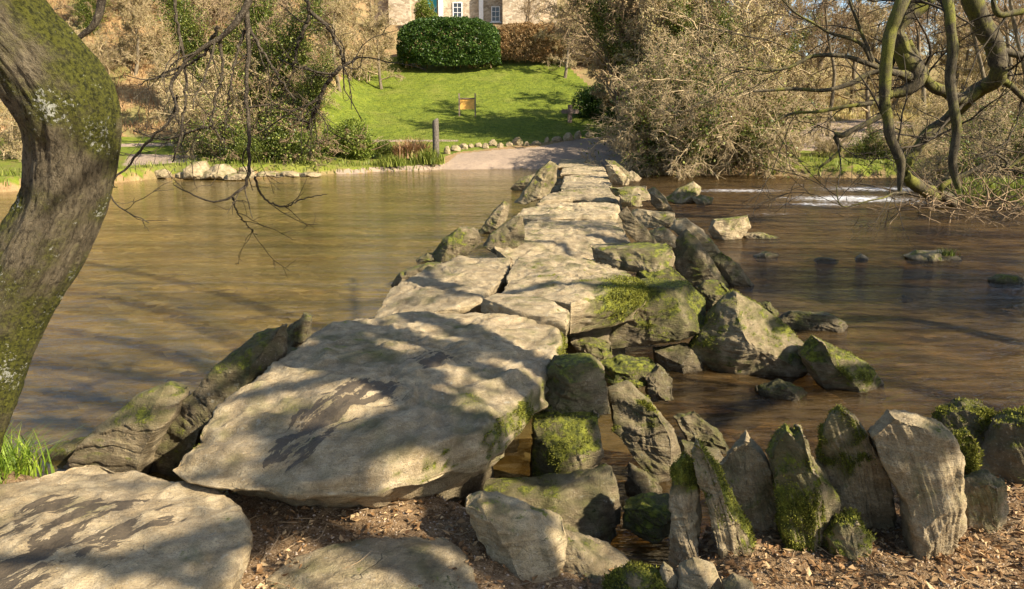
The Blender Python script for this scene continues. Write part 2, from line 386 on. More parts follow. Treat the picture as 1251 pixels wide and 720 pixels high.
def rock(name, label, cat, poly3, rings, axis, seed, amp=.03, strata=.012, bed=(.1, .15, 1), sf=14, facets=5, moss=.1, tone=.5, stain=None,
         n=140, group=None, planes=(), mossdir=(0, 0, 1), cen=None, mossfn=None, tufts=0, tuftsize=.012, fdir='front', freq=2.2):
    rng = np.random.RandomState(seed)
    R = resample(poly3, n); c = R.mean(0) if cen is None else np.asarray(cen)
    axis = np.asarray(axis, float)
    V = np.concatenate([c+(R-c)*k+axis*off for off, k in rings]); m = len(rings)
    ctr = V.mean(0); size = np.linalg.norm(V-ctr, axis=1).max()
    mid = (np.concatenate([R]) - ctr) if fdir != 'top' else None
    for nv, fr_ in planes:
        d = nrm(nv); q = (V-ctr)@d; cc = max((mid@d).max()*.99, q.max()*fr_); ov = np.maximum(q-cc, 0); V = V-d*ov[:, None]*.94
    for i in range(facets):
        if fdir == 'blade': d = nrm([rng.uniform(-1.6, 1.6), -1, rng.uniform(-.3, .3)])
        elif fdir == 'front': d = nrm([rng.uniform(-1.3, 1.3), -1, rng.uniform(-.5, 1.3)])
        elif fdir == 'top': d = nrm([rng.uniform(-.25, .25), rng.uniform(-.25, .25), 1])
        else: d = nrm(rng.normal(size=3))
        q = (V-ctr)@d; cc = q.max()*rng.uniform(.55, .88); cc = cc if mid is None else max(cc, (mid@d).max()*.96); ov = np.maximum(q-cc, 0); V = V-d*ov[:, None]*.92
    N = grid_normals(V, m, n)
    if ((V-ctr)*N).sum() < 0: N = -N
    s = 1/max(size, .15)
    off = rng.uniform(0, 60, 3)
    q3 = (V+off)*freq; wv = q3+.35*np.stack([pnoise(q3*1.3+k*5.1) for k in range(3)], -1)
    dsp = amp*(fbm(wv, 6, 2.15, .58)*.8 - .9*np.abs(pnoise(wv*2.1)) - .45*np.abs(pnoise(wv*4.7+3)))
    bn = nrm(bed); ph = (V@bn)*sf+1.3*fbm((V+off)*2.0, 3); fr = ph-np.floor(ph)
    lay = pnoise(np.stack([np.floor(ph)*3.7+off[0], V[:, 0]*1.5, V[:, 1]*1.5], -1))
    side = np.clip(1-np.abs(N@bn), 0, 1)**.7
    dsp = dsp+strata*side*(lay*1.6-.8*sstep(.75, 1, fr)+.5*fr)
    V = V+N*dsp[:, None]
    N = grid_normals(V, m, n)
    if ((V-ctr)*N).sum() < 0: N = -N
    up = N@nrm(mossdir)
    M = moss+.30*up+.30*fbm((V+off)*1.6, 3)+.28*fbm((V+off)*6, 3)-.12
    if mossfn is not None: M = M+mossfn(V, N)
    at = dict(moss=M, tone=np.clip(tone+.15*fbm((V+off)*1.1, 2), 0, 1), stain=np.zeros(len(V)) if stain is None else stain(V, N))
    fs = grid_faces(m, n)
    a = (V[:n]).mean(0); b = V[-n:].mean(0); L = len(V)
    V2 = np.vstack([V, a, b]); j = np.arange(n); j2 = (j+1) % n
    f3 = np.concatenate([np.stack([np.full(n, L), j2, j], -1), np.stack([np.full(n, L+1), (m-1)*n+j, (m-1)*n+j2], -1)])
    for k in at: at[k] = np.append(at[k], [at[k][0], at[k][-1]])
    base = np.array([ctr[0], ctr[1], V2[:, 2].min()])
    me = make_mesh(name, V2-base, [fs, f3], ROCK, at)
    o = add_obj(name, me, None, base); tag(o, label, cat, group)
    if tufts:
        w = np.clip(M-.34, 0, None); w[:n] = 0
        if w.sum() > 0:
            ids = rng.choice(len(V), tufts, p=w/w.sum()); P = V[ids]+rng.normal(size=(tufts, 3))*.006; NN = N[ids]
            P = P-NN*.002; T = nrm(np.cross(NN, rng.normal(size=(tufts, 3)))); h = tuftsize*rng.uniform(.4, 1.3, (tufts, 1))
            tip = P+NN*h+T*h*.3; B = np.cross(NN, T)
            VV = np.stack([P-B*h*.35, P+B*h*.35, tip], 1).reshape(-1, 3)
            var = np.repeat(rng.uniform(0, 1, tufts), 3)
            add_obj('moss', make_mesh('moss', VV-base, [np.arange(len(VV)).reshape(-1, 3)], MOSSM, dict(var=var)), o)
    return o
def slab_rings(th, rd=.07, taper=.10, caps=34, dome=.015, sides=16, edge=.93):
    R = []
    for k in np.linspace(.02, edge, caps): R.append((dome*(1-k**3), k))
    for a in np.linspace(0, PI/2, 12)[1:]: R.append((-rd*(1-math.cos(a)), edge+(1-edge)*math.sin(a)))
    for s in np.linspace(0, 1, sides)[1:]: R.append((-rd-max(th-rd*2, .3*th)*s, 1+(1-edge)*.25*math.sin(s*PI*.8)*(edge < .9)-taper*s**2.2))
    k0 = 1-taper
    for a in np.linspace(0, PI/2, 6)[1:]: R.append((-th+rd*(1-math.sin(a)), k0-.08*(1-math.cos(a))))
    for k in np.linspace(k0-.1, .05, 8): R.append((-th, k))
    return R
def blob_rings(th, e=3.2, m=60):
    R = []
    cap = [((1-k**e)**(1/e), k) for k in np.linspace(.02, .9, max(8, m//2))]
    s1 = cap[-1][0]; side = [(q, (1-q**e)**(1/e)) for q in np.linspace(s1, 0, max(5, m//5))[1:]]
    f = cap+side; f = [(-a, k) for a, k in f]+[(a, k) for a, k in f[::-1][1:]]
    return [(a*th/2, k) for a, k in f]
def slab(label, px, z, th, seed, zs=None, shr=.965, **kw):
    P = [atz(u, v, z if zs is None else zs[i]) for i, (u, v) in enumerate(px)]; P = [np.array([q[0], q[1], z]) for q in P]; c0 = sum(P)/len(P); P = [c0+(q-c0)*shr for q in P]
    args = dict(amp=.035, strata=.016, facets=2, fdir='top', moss=-.18, tone=.85, n=220)
    rd = kw.pop('rd', .07); tp = kw.pop('taper', .1); ed = kw.pop('edge', .93); args.update(kw)
    return rock('stone_slab', label, 'stone slab', P, slab_rings(th, rd, tp, caps=44, edge=ed), (0, 0, 1), seed, **args)
def basey(v, z=-.98):
    r = ray(625, v); return (z-CH)/r[2]*r[1]
def boulder(label, px, seed, th=.35, d=None, ax=(0, 1, 0), cat='boulder', name='boulder', zb=-.98, e=3.4, **kw):
    vb = max(p[1] for p in px)
    if d is None: d = basey(vb, zb)+th*.25
    P = [aty(u, v, d) for u, v in px]
    kw['moss'] = kw.get('moss', .15)+.06
    args = dict(amp=.03, strata=.012, facets=9, moss=.15, tone=.45, n=120); args.update(kw)
    # size related damping
    w = max(p[0] for p in P)-min(p[0] for p in P); h = max(p[2] for p in P)-min(p[2] for p in P); sz = min(w, h)
    args['amp'] = min(args['amp'], sz*.12); args['strata'] = min(args['strata'], sz*.05)
    args['freq'] = args.get('freq', 2.2)*max(1, .6/max(sz, .08))**.7
    return rock(name, label, cat, P, blob_rings(th, e), nrm(ax), seed, **args)
BR = 'slabs of the clapper bridge'
def stain_box(c, r, amt=1.0):
    def f(V, N):
        s = np.zeros(len(V))
        for (cx, cy), rr in zip(c, r):
            s = np.maximum(s, np.exp(-(((V[:, 0]-cx)**2+(V[:, 1]-cy)**2)/rr**2))*1.1)
        return (s*(N[:, 2] > .5)*amt).clip(0, 1)
    return f
def pz(u, v, z=0): q = atz(u, v, z); return (q[0], q[1])
slab('pale flat entry slab at the lower left corner, streaked with damp patches', [(-60, 604), (0, 588), (60, 571), (105, 556), (160, 563), (215, 579), (265, 588), (296, 612), (306, 645), (296, 685), (245, 722), (140, 770), (-60, 800), (-190, 700)], -.25, .24, 3,
     stain=stain_box([pz(60, 640, -.25), pz(180, 630, -.25), pz(30, 700, -.25), pz(120, 660, -.25)], [.46, .38, .42, .42]), tone=.95, n=260, facets=1, group=BR, rd=.06, taper=.04, amp=.03, moss=-.25, shr=1.0)
def s1moss(V, N):
    return .62*sstep(.35, .9, N[:, 0])*sstep(-.02, -.12, V[:, 2])*(V[:, 1] > 2)+.38*sstep(-.5, -.9, N[:, 1])*sstep(-.12, -.3, V[:, 2])
slab('largest slab of the bridge, long with rounded front edge and dark damp patches', [(214, 550), (262, 492), (332, 438), (395, 393), (450, 379), (560, 372), (640, 375), (684, 396), (690, 436), (670, 478), (642, 528), (590, 580), (520, 610), (450, 622), (380, 624), (300, 612), (236, 584)], 0, .48, 11,
     zs=[-.12, -.06, -.04, -.03, 0, 0, 0, -.1, -.18, -.22, -.27, -.32, -.32, -.32, -.32, -.30, -.22],
     stain=stain_box([pz(440, 480), pz(530, 438), pz(350, 520), pz(400, 500)], [.46, .36, .36, .42]), n=320, group=BR, rd=.18, taper=.12, shr=1.0, edge=.84, strata=.028, mossfn=s1moss, tufts=9000, tuftsize=.010, amp=.045, facets=2)
slab('cracked slab left of the mossy-cornered one, behind the largest slab', [(430, 384), (468, 352), (512, 328), (562, 312), (628, 311), (624, 330), (604, 352), (590, 368), (560, 374), (510, 376)], -.07, .34, 21, group=BR, taper=.08, rd=.05, tone=.72)
def s2moss(V, N):
    u, v = project(V); return .75*np.exp(-((u-770)/38)**2-((v-362)/30)**2)+.5*sstep(-.3, -.8, N[:, 1])
slab('slab with bright green moss over its right corner', [(620, 326), (630, 311), (675, 306), (731, 312), (762, 319), (784, 331), (796, 349), (750, 358), (697, 368), (642, 354), (610, 349)], 0.02, .42, 25, group=BR, mossfn=s2moss, taper=.12, tufts=7000, tuftsize=.016)
slab('small narrow slab wedged between the largest slab and the mossy-cornered slab', [(587, 364), (605, 354), (637, 356), (672, 364), (699, 377), (694, 390), (660, 386), (625, 379)], 0.03, .36, 27, group=BR, mossfn=lambda V, N: .4*sstep(.2, .8, N[:, 0]), n=140, amp=.02)
slab('broad slab crossed by branch shadows, third row of the bridge', [(600, 299), (619, 285), (644, 270), (672, 264), (753, 267), (775, 288), (782, 297), (740, 306), (690, 309), (622, 309)], -.06, .34, 31, group=BR, tone=.78, rd=.05, amp=.045, facets=4)
slab('pale slab with a dark ledge under its left edge, fourth row', [(626, 260), (645, 247), (700, 241), (757, 245), (760, 257), (750, 265), (690, 264), (650, 265)], 0, .36, 33, group=BR, n=180, tone=.95, amp=.05, facets=4)
slab('wide slab of the bridge level with the square stones, fifth row', [(655, 246), (672, 232), (700, 226), (745, 226), (759, 234), (757, 244), (700, 241)], -.15, .3, 34, group=BR, tone=.7, n=160, amp=.05)
slab('narrow pale slab on the far half of the bridge', [(684, 229), (690, 211), (742, 211), (748, 226)], -.17, .3, 35, group=BR, n=140, amp=.05)
slab('short slab second from the far end of the bridge', [(684, 211), (687, 203), (738, 203), (742, 211)], -.33, .3, 36, group=BR, n=120)
slab('last slab of the bridge meeting the gravel path', [(680, 203), (684, 194), (734, 194), (739, 203)], -.37, .3, 37, group=BR, n=120)
slab('flat stone bedded in the path in front of the largest slab', [(320, 700), (350, 676), (405, 660), (470, 650), (545, 650), (578, 672), (590, 705), (600, 760), (420, 800), (310, 760)], -.43, .16, 41, group=BR, tone=.75, stain=None, rd=.03, taper=0, amp=.025)
slab('thin dark flagstone tucked under the front of the largest slab', [(470, 660), (500, 640), (560, 628), (640, 640), (640, 655), (570, 660)], -.47, .1, 42, group=BR, tone=.45, rd=.02, amp=.02, n=120)

B = boulder; PG = 'stones stacked under the bridge'
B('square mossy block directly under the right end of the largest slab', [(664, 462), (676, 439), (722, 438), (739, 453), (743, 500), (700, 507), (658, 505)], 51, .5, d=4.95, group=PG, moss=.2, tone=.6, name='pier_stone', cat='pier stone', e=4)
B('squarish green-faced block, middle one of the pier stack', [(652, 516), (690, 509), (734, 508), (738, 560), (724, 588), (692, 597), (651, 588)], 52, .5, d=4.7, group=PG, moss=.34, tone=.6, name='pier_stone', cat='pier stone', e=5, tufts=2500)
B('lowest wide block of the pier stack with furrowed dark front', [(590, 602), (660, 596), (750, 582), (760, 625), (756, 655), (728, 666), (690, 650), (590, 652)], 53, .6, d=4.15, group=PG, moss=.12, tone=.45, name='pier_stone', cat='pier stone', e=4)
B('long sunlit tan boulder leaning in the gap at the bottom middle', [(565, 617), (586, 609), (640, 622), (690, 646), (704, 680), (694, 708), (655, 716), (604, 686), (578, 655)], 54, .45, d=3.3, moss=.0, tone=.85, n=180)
B('shaded right part of the sunlit tan boulder, toned darker', [(660, 650), (700, 655), (770, 692), (792, 712), (760, 722), (690, 722)], 55, .35, d=3.35, moss=-.1, tone=.6)  # shaded end of the tan boulder, its shade put into the tone
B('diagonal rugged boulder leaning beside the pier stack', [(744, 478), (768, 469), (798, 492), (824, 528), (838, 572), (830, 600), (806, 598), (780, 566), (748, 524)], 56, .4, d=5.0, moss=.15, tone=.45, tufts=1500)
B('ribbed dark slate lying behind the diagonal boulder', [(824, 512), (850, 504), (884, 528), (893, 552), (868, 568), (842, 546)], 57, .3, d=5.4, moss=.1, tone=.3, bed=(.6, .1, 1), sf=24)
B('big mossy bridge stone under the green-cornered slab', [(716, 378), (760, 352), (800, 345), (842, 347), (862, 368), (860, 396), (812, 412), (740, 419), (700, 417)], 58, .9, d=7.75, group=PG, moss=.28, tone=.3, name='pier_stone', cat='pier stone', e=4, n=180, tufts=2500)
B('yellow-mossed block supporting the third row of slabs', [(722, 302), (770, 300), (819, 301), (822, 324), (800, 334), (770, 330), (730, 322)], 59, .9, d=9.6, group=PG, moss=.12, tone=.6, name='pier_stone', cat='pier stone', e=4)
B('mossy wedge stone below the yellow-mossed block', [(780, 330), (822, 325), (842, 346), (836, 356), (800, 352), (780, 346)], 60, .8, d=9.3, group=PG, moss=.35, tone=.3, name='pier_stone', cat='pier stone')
RG = 'upright stones on the downstream side'
B('dark triangular stone standing upright behind the mossy bridge stone', [(820, 310), (826, 290), (840, 280), (862, 306), (892, 348), (888, 358), (858, 358), (832, 345)], 61, .4, moss=.15, tone=.22, group=RG, fdir='front')
B('pale long stone leaning against the dark triangular stone', [(818, 280), (826, 266), (840, 266), (866, 288), (884, 312), (872, 322), (846, 300)], 62, .35, d=11.7, moss=.05, tone=.75, group=RG)
B('narrow dark slab leaning right of the triangular stone', [(868, 316), (882, 308), (902, 322), (922, 348), (916, 356), (890, 354)], 63, .35, moss=.12, tone=.3, group=RG)
B('rounded mossy stone between the triangle and the largest boulder', [(850, 352), (862, 343), (880, 343), (896, 362), (882, 388), (862, 386)], 64, .5, moss=.3, tone=.5)
B('largest mossy boulder in the water, rounded triangle', [(843, 430), (856, 404), (878, 372), (900, 358), (930, 372), (958, 395), (982, 424), (982, 446), (958, 463), (920, 468), (874, 452), (850, 440)], 65, .8, moss=.22, tone=.62, n=220, tufts=5000, tuftsize=.012, d=7.4)
B('mossy blocky boulder in the water right of the largest boulder', [(980, 436), (998, 413), (1028, 427), (1060, 444), (1082, 470), (1080, 487), (1030, 490), (1004, 474)], 66, .6, moss=.24, tone=.55, n=180, tufts=2500, d=6.9)
B('flat black wet rock behind the largest boulder', [(950, 392), (968, 381), (1016, 383), (1037, 394), (1037, 408), (985, 412), (955, 404)], 67, .5, moss=.0, tone=.05)
B('wet black rock awash below the two mossy boulders', [(924, 478), (955, 466), (988, 480), (985, 494), (940, 496)], 68, .4, moss=.1, tone=.1)
B('small mossy knob peeping behind the largest boulder', [(924, 374), (940, 368), (950, 382), (944, 394), (926, 392)], 69, .3, d=8.4, moss=.25, tone=.4)
B('light angular rock standing in the river beyond the bridge', [(865, 282), (872, 268), (914, 264), (918, 278), (905, 293), (874, 297)], 70, .6, moss=.08, tone=1.0)
B('low light rock touching the light angular rock', [(908, 286), (930, 284), (954, 291), (950, 296), (912, 296)], 71, .5, moss=.0, tone=.9)
B('small flat pale rock in the river right of the bridge stones', [(921, 314), (938, 307), (952, 311), (948, 319), (925, 320)], 72, .4, moss=.0, tone=.95)
B('flat pale rock with a grassy tip in mid river', [(1108, 314), (1124, 308), (1156, 307), (1176, 318), (1170, 324), (1114, 323)], 73, .7, moss=-.05, tone=.95)
B('dark low rock near the right edge of the river', [(1210, 342), (1224, 336), (1246, 338), (1249, 349), (1214, 352)], 74, .4, moss=.1, tone=.3)
B('tiny pale stone alone in mid river', [(1044, 316), (1052, 310), (1061, 315), (1058, 321), (1046, 321)], 75, .2, moss=-.1, tone=.9)
B('small wet stone barely above the water under the grassy-tipped rock', [(1098, 366), (1106, 361), (1116, 365), (1114, 370), (1100, 370)], 76, .2, moss=-.1, tone=.1)
B('tiny speckled stone at the right edge of the water', [(1226, 378), (1236, 373), (1248, 377), (1246, 383), (1230, 383)], 77, .2, moss=-.1, tone=.7)
B('thin dark sliver of rock in the water near the tiny pale stone', [(994, 318), (1004, 314), (1026, 318), (1022, 323), (998, 322)], 78, .2, moss=-.1, tone=.1)
B('leaning dark slate plank beside the third row of slabs', [(755, 262), (766, 252), (784, 272), (806, 298), (800, 303), (780, 300), (762, 280)], 79, .3, d=11.0, moss=-.05, tone=.4, group=RG)
B('flat squared stone beside the leaning slate plank', [(772, 262), (780, 256), (822, 260), (823, 276), (780, 277)], 80, .8, d=12.6, moss=.0, tone=.7, group=RG, e=4)
B('angular stone wedged between the squared stone and the long pale stone', [(794, 284), (812, 277), (828, 290), (824, 302), (802, 300)], 81, .5, d=11.4, moss=.05, tone=.6, group=RG)
B('tilted pointed stone upstream of the blocky far stones', [(790, 232), (800, 228), (812, 240), (822, 258), (810, 262), (796, 250)], 82, .4, moss=.05, tone=.5, group=RG)
B('pale split boulder beside the tilted pointed stone', [(812, 243), (830, 230), (848, 222), (857, 229), (850, 248), (826, 251)], 83, .7, moss=.1, tone=.8, group=RG)
B('small low stone touching the pale split boulder', [(846, 242), (858, 238), (872, 242), (870, 250), (852, 253)], 84, .5, moss=.0, tone=.6)
B('square block under the fifth row of slabs', [(757, 240), (783, 238), (784, 251), (760, 253)], 85, .8, d=15.5, moss=.05, tone=.6, group=PG, e=4, name='pier_stone', cat='pier stone')
B('long block topping the far side of the fifth row', [(746, 230), (790, 228), (794, 244), (775, 246), (752, 240)], 86, .9, d=17.5, moss=.0, tone=.65, group=PG, e=4, name='pier_stone', cat='pier stone')
B('sunlit leaning stone at the right of the far slabs', [(740, 202), (752, 202), (770, 219), (768, 227), (746, 226)], 87, .9, d=25, moss=-.1, tone=.9, group=RG)
B('dark leaning stone behind the sunlit leaning one', [(740, 196), (750, 196), (768, 210), (770, 218), (756, 212)], 88, .9, d=31, moss=.1, tone=.4, group=RG)
B('pale stone near the tangled bush at the bridge end', [(764, 213), (772, 208), (784, 218), (780, 224), (768, 223)], 89, .7, moss=-.1, tone=.8)
B('upstream mossy stone low beside the narrow far slab', [(623, 231), (636, 217), (660, 211), (664, 222), (650, 234), (630, 236)], 90, .9, moss=.05, tone=.6, group='upright stones on the upstream side')
B('tall leaning grooved stone at the left of the far slabs', [(628, 248), (644, 228), (658, 208), (672, 196), (682, 202), (680, 222), (668, 240), (642, 250)], 91, .8, d=20, moss=.08, tone=.65, group='upright stones on the upstream side', bed=(.6, 0, 1))
B('pointed stone leaning left of the fourth row', [(580, 290), (600, 262), (616, 244), (623, 250), (620, 268), (600, 290)], 92, .5, moss=.1, tone=.5, group='upright stones on the upstream side', bed=(.8, 0, 1))
B('jagged stone beside the broad third row slab', [(524, 314), (540, 294), (562, 278), (584, 281), (590, 296), (564, 316), (540, 326)], 93, .6, moss=.15, tone=.35, group='upright stones on the upstream side', bed=(.6, 0, 1))
B('low dark wet stone at the foot of the jagged stone', [(508, 318), (522, 309), (543, 316), (540, 326), (512, 326)], 94, .4, moss=.1, tone=.1, group='upright stones on the upstream side')
B('dark stone filling the left edge under the broad third row slab', [(590, 300), (600, 286), (626, 266), (640, 264), (640, 300), (612, 312)], 95, .7, d=10.6, moss=.1, tone=.2, group=PG)
B('low mossy stone in the water left of the cracked slab', [(476, 350), (490, 332), (520, 322), (540, 322), (520, 345), (490, 358)], 96, .6, moss=.1, tone=.3)
B('green-brown sloping boulder leaning at the left of the entry slab', [(76, 572), (112, 526), (162, 486), (200, 470), (224, 477), (221, 500), (196, 540), (180, 580), (120, 590)], 97, .5, moss=.10, tone=.5, n=180, amp=.012, d=5.0)
B('long shaded sloping boulder between the entry and the largest slab', [(168, 578), (214, 502), (268, 442), (318, 406), (348, 396), (352, 412), (345, 438), (302, 478), (246, 524), (236, 560), (240, 590), (200, 596)], 98, .5, moss=.04, tone=.15, n=200, d=5.15, bed=(.7, 0, 1))  # low tone puts the shade on this boulder into its colour
B('small dark boulder tucked against the left edge of the largest slab', [(290, 480), (298, 442), (322, 434), (366, 434), (372, 450), (330, 478)], 99, .6, d=5.9, moss=.15, tone=.05)
B('black upright stone at the back of the left boulders', [(348, 440), (349, 402), (368, 384), (380, 388), (378, 414), (364, 440)], 100, .4, d=6.6, moss=.05, tone=.1)
B('wet grey rock at the water edge near the grass tuft', [(30, 590), (50, 550), (72, 542), (96, 540), (100, 560), (84, 586)], 101, .4, d=5.3, moss=.1, tone=.3)
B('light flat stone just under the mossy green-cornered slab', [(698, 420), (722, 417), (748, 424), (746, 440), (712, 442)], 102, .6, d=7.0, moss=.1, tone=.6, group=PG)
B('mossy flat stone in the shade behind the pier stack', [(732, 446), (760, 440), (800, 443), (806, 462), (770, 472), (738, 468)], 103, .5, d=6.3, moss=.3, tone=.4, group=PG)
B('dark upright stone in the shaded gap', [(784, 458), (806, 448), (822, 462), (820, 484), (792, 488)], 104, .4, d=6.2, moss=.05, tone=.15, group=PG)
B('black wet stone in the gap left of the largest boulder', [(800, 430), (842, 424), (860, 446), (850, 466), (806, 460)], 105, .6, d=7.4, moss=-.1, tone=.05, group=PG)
B('rounded greenish stone low in the pool beside the pier', [(760, 622), (790, 612), (822, 616), (826, 644), (790, 652), (762, 644)], 106, .4, d=4.05, moss=.12, tone=.5)
B('dark stone under the ribbed slate', [(836, 545), (880, 555), (900, 580), (860, 600), (836, 585)], 107, .4, d=5.1, moss=.0, tone=.1)
B('wet stone under the diagonal boulder', [(770, 570), (805, 590), (812, 618), (780, 622), (764, 600)], 108, .3, d=4.7, moss=.0, tone=.2)
# supports hidden mostly in the dark under the slabs
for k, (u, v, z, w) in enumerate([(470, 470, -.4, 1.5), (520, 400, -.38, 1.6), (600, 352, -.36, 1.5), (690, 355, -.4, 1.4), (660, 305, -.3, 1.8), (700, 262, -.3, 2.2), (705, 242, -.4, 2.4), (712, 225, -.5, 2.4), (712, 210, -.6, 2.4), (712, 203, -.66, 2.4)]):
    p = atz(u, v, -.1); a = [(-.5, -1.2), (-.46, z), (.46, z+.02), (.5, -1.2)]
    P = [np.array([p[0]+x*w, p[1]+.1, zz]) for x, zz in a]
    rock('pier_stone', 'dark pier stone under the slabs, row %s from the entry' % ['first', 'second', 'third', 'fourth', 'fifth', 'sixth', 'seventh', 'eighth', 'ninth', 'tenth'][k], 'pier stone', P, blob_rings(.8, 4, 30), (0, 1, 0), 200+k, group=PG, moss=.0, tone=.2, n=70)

# standing row at the lower right
UG = 'upright stones in the bank at the lower right'
slate = dict(bed=(1, .25, .30), sf=55, strata=.011, amp=.027, n=240, facets=4, fdir='blade', planes=[((-.5, -.86, .08), .3), ((.82, -.55, .12), .35)])
GR = -.6
U = lambda label, px, seed, d, th=.28, ax=(.25, 1, 0), **kw: boulder(label, px, seed, th*1.15, d=d, ax=ax, name='standing_stone', cat='standing stone', group=UG, **{**slate, **kw})
U('short standing stone with moss on top, leftmost of the row', [(817, 690), (818, 660), (820, 575), (836, 557), (852, 569), (857, 626), (853, 690), (836, 706)], 121, 3.35, .22, moss=.0, tone=.72, mossfn=lambda V, N: .6*sstep(-.22, -.08, V[:, 2]), tufts=5000, tuftsize=.008)
U('thin blade of slate slanting right, second in the row', [(843, 556), (851, 540), (874, 568), (895, 611), (917, 650), (924, 700), (900, 704), (884, 690), (864, 626)], 122, 3.3, .22, moss=.05, tone=.72, tufts=2500, mossfn=lambda V, N: .35*sstep(.1, .6, N[:, 0]))
U('bare pointed slate, third in the row', [(876, 568), (892, 546), (912, 531), (932, 550), (947, 584), (953, 611), (962, 672), (935, 672), (904, 616), (885, 592)], 123, 3.55, .2, moss=-.12, tone=.68)
U('moss-covered stump-shaped stone, fourth in the row', [(938, 562), (950, 536), (961, 525), (970, 532), (979, 524), (992, 556), (1014, 584), (1029, 622), (1026, 660), (1006, 664), (992, 690), (966, 694), (955, 650), (948, 611)], 124, 3.4, .4, moss=.24, tone=.68, tufts=24000, tuftsize=.008, mossfn=lambda V, N: .5*sstep(.35, -.3, N[:, 0])*sstep(-.05, -.2, V[:, 2]))
U('tall green-topped pointed stone, fifth in the row', [(1000, 570), (1008, 530), (1014, 508), (1028, 499), (1044, 508), (1066, 543), (1083, 573), (1096, 622), (1084, 676), (1056, 668), (1034, 632), (1018, 603)], 125, 3.55, .35, moss=.02, tone=.68, tufts=12000, tuftsize=.008, mossfn=lambda V, N: .5*sstep(-.30, -.02, V[:, 2])*sstep(.5, -.3, N[:, 0]))
U('largest standing slate with a flat slanted top, sixth in the row', [(1064, 537), (1090, 508), (1120, 511), (1154, 520), (1166, 535), (1180, 562), (1177, 600), (1158, 655), (1140, 712), (1112, 708), (1106, 615), (1080, 567)], 126, 3.35, .42, moss=-.1, tone=.78, n=240)
U('narrow stone coated in yellow moss behind the largest standing slate', [(1164, 548), (1170, 533), (1186, 530), (1200, 554), (1192, 590), (1178, 612), (1162, 590)], 127, 3.75, .25, moss=.38, tone=.68, tufts=9000, tuftsize=.012)
U('dark mossy boulder behind the yellow-mossed stone', [(1140, 530), (1150, 507), (1176, 495), (1206, 500), (1228, 528), (1224, 580), (1170, 580)], 128, 4.3, .5, moss=.32, tone=.2, tufts=9000, e=2.4)
U('dark mossy boulder cut by the right edge', [(1196, 575), (1218, 518), (1262, 504), (1320, 520), (1340, 620), (1260, 640), (1215, 625)], 129, 4.0, .6, moss=.28, tone=.2, tufts=9000, e=2.4)
U('brown weathered stump of rock right of the largest slate', [(1170, 612), (1186, 592), (1206, 584), (1231, 592), (1232, 625), (1212, 660), (1175, 660)], 130, 3.5, .3, moss=.02, tone=.68)
U('small ragged rock stub between the moss-covered and green-topped stones', [(1010, 658), (1024, 640), (1046, 633), (1066, 660), (1064, 694), (1020, 692)], 131, 3.25, .25, moss=.12, tone=.68, tufts=1500)
B('rounded pale stone at the bottom edge beside the small chip', [(830, 722), (834, 702), (852, 691), (876, 698), (884, 720), (870, 740), (840, 740)], 132, .25, d=2.95, moss=-.1, tone=.85, amp=.008)
B('small sharp stone chip at the bottom edge', [(806, 700), (812, 690), (830, 704), (826, 720), (812, 716)], 133, .1, d=3.0, moss=-.1, tone=.7, amp=.006)
B('small bottom stone half buried in leaves right of the pale stone', [(886, 716), (900, 708), (920, 716), (922, 734), (890, 734)], 134, .15, d=2.85, moss=-.1, tone=.6, amp=.006)
B('mossy rough clod at the bottom under the chip', [(740, 724), (770, 700), (806, 706), (820, 728), (780, 740)], 135, .3, d=3.0, moss=.25, tone=.5, amp=.02, tufts=2500)

# far bank stones and path edging
rng = np.random.RandomState(5)
def small_rock(label, u, v, w, h, seed, group, d=None, tone=.8, moss=-.05, name='edging_stone', cat='stone'):
    p = ground_at(u, v) if d is None else aty(u, v, d)
    z0 = max(p[2]-.12*h, WZ-.15)
    P = [p+np.array([x*w, 0, z0-p[2]+y*h]) for x, y in [(-.5, 0), (-.42, .6), (-.15, .95), (.2, 1), (.45, .6), (.5, 0), (0, -.1)]]
    rock(name, label, cat, P, blob_rings(w*.8, 2.4, 20), nrm([rng.uniform(-.3, .3), 1, 0]), seed, group=group, moss=moss, tone=tone, n=40, amp=.05*w, strata=.02*w, facets=5, freq=3)
eds = [(546, 187), (556, 183), (566, 181), (575, 179), (584, 178), (593, 180), (602, 177), (611, 179), (622, 177), (632, 176), (643, 177), (655, 175), (668, 173), (680, 171), (694, 170), (706, 168), (720, 166)]
wd = ['mossy', 'tiny', 'pale', 'low', 'round', 'upright', 'square', 'darker', 'long', 'broken', 'flat', 'grey', 'half-sunk', 'pointed', 'bright', 'weathered', 'last']
for k, (u, v) in enumerate(eds):
    small_rock('%s edging stone, number %d along the path from the wooden post' % (wd[k], k+1), u, v+1.5, rng.uniform(.35, .75), rng.uniform(.25, .6), 300+k, 'stones edging the gravel path')
bks = [(142, 218, .9, .3), (162, 217, .7, .25), (180, 216, .8, .35), (197, 216, 1.0, .4), (222, 217, .7, .3), (243, 217, 1.3, .85), (268, 217, 1.6, .7), (300, 216, .9, .55), (290, 218, 1.3, .3), (325, 215, 1.2, .25), (350, 215, 1.4, .25), (378, 215, 1.1, .2)]
wb = ['leftmost small', 'second small', 'third low', 'fourth low', 'little dark', 'tallest tan', 'broad tan', 'pale upright', 'thin flat', 'first slab-like', 'middle slab-like', 'last slab-like']
for k, (u, v, w, h) in enumerate(bks):
    small_rock('%s stone in the line along the far left waterline' % wb[k], u, v, w, h, 330+k, 'stones along the far left waterline', d=basey(v, -.9)*.965, name='bank_stone')

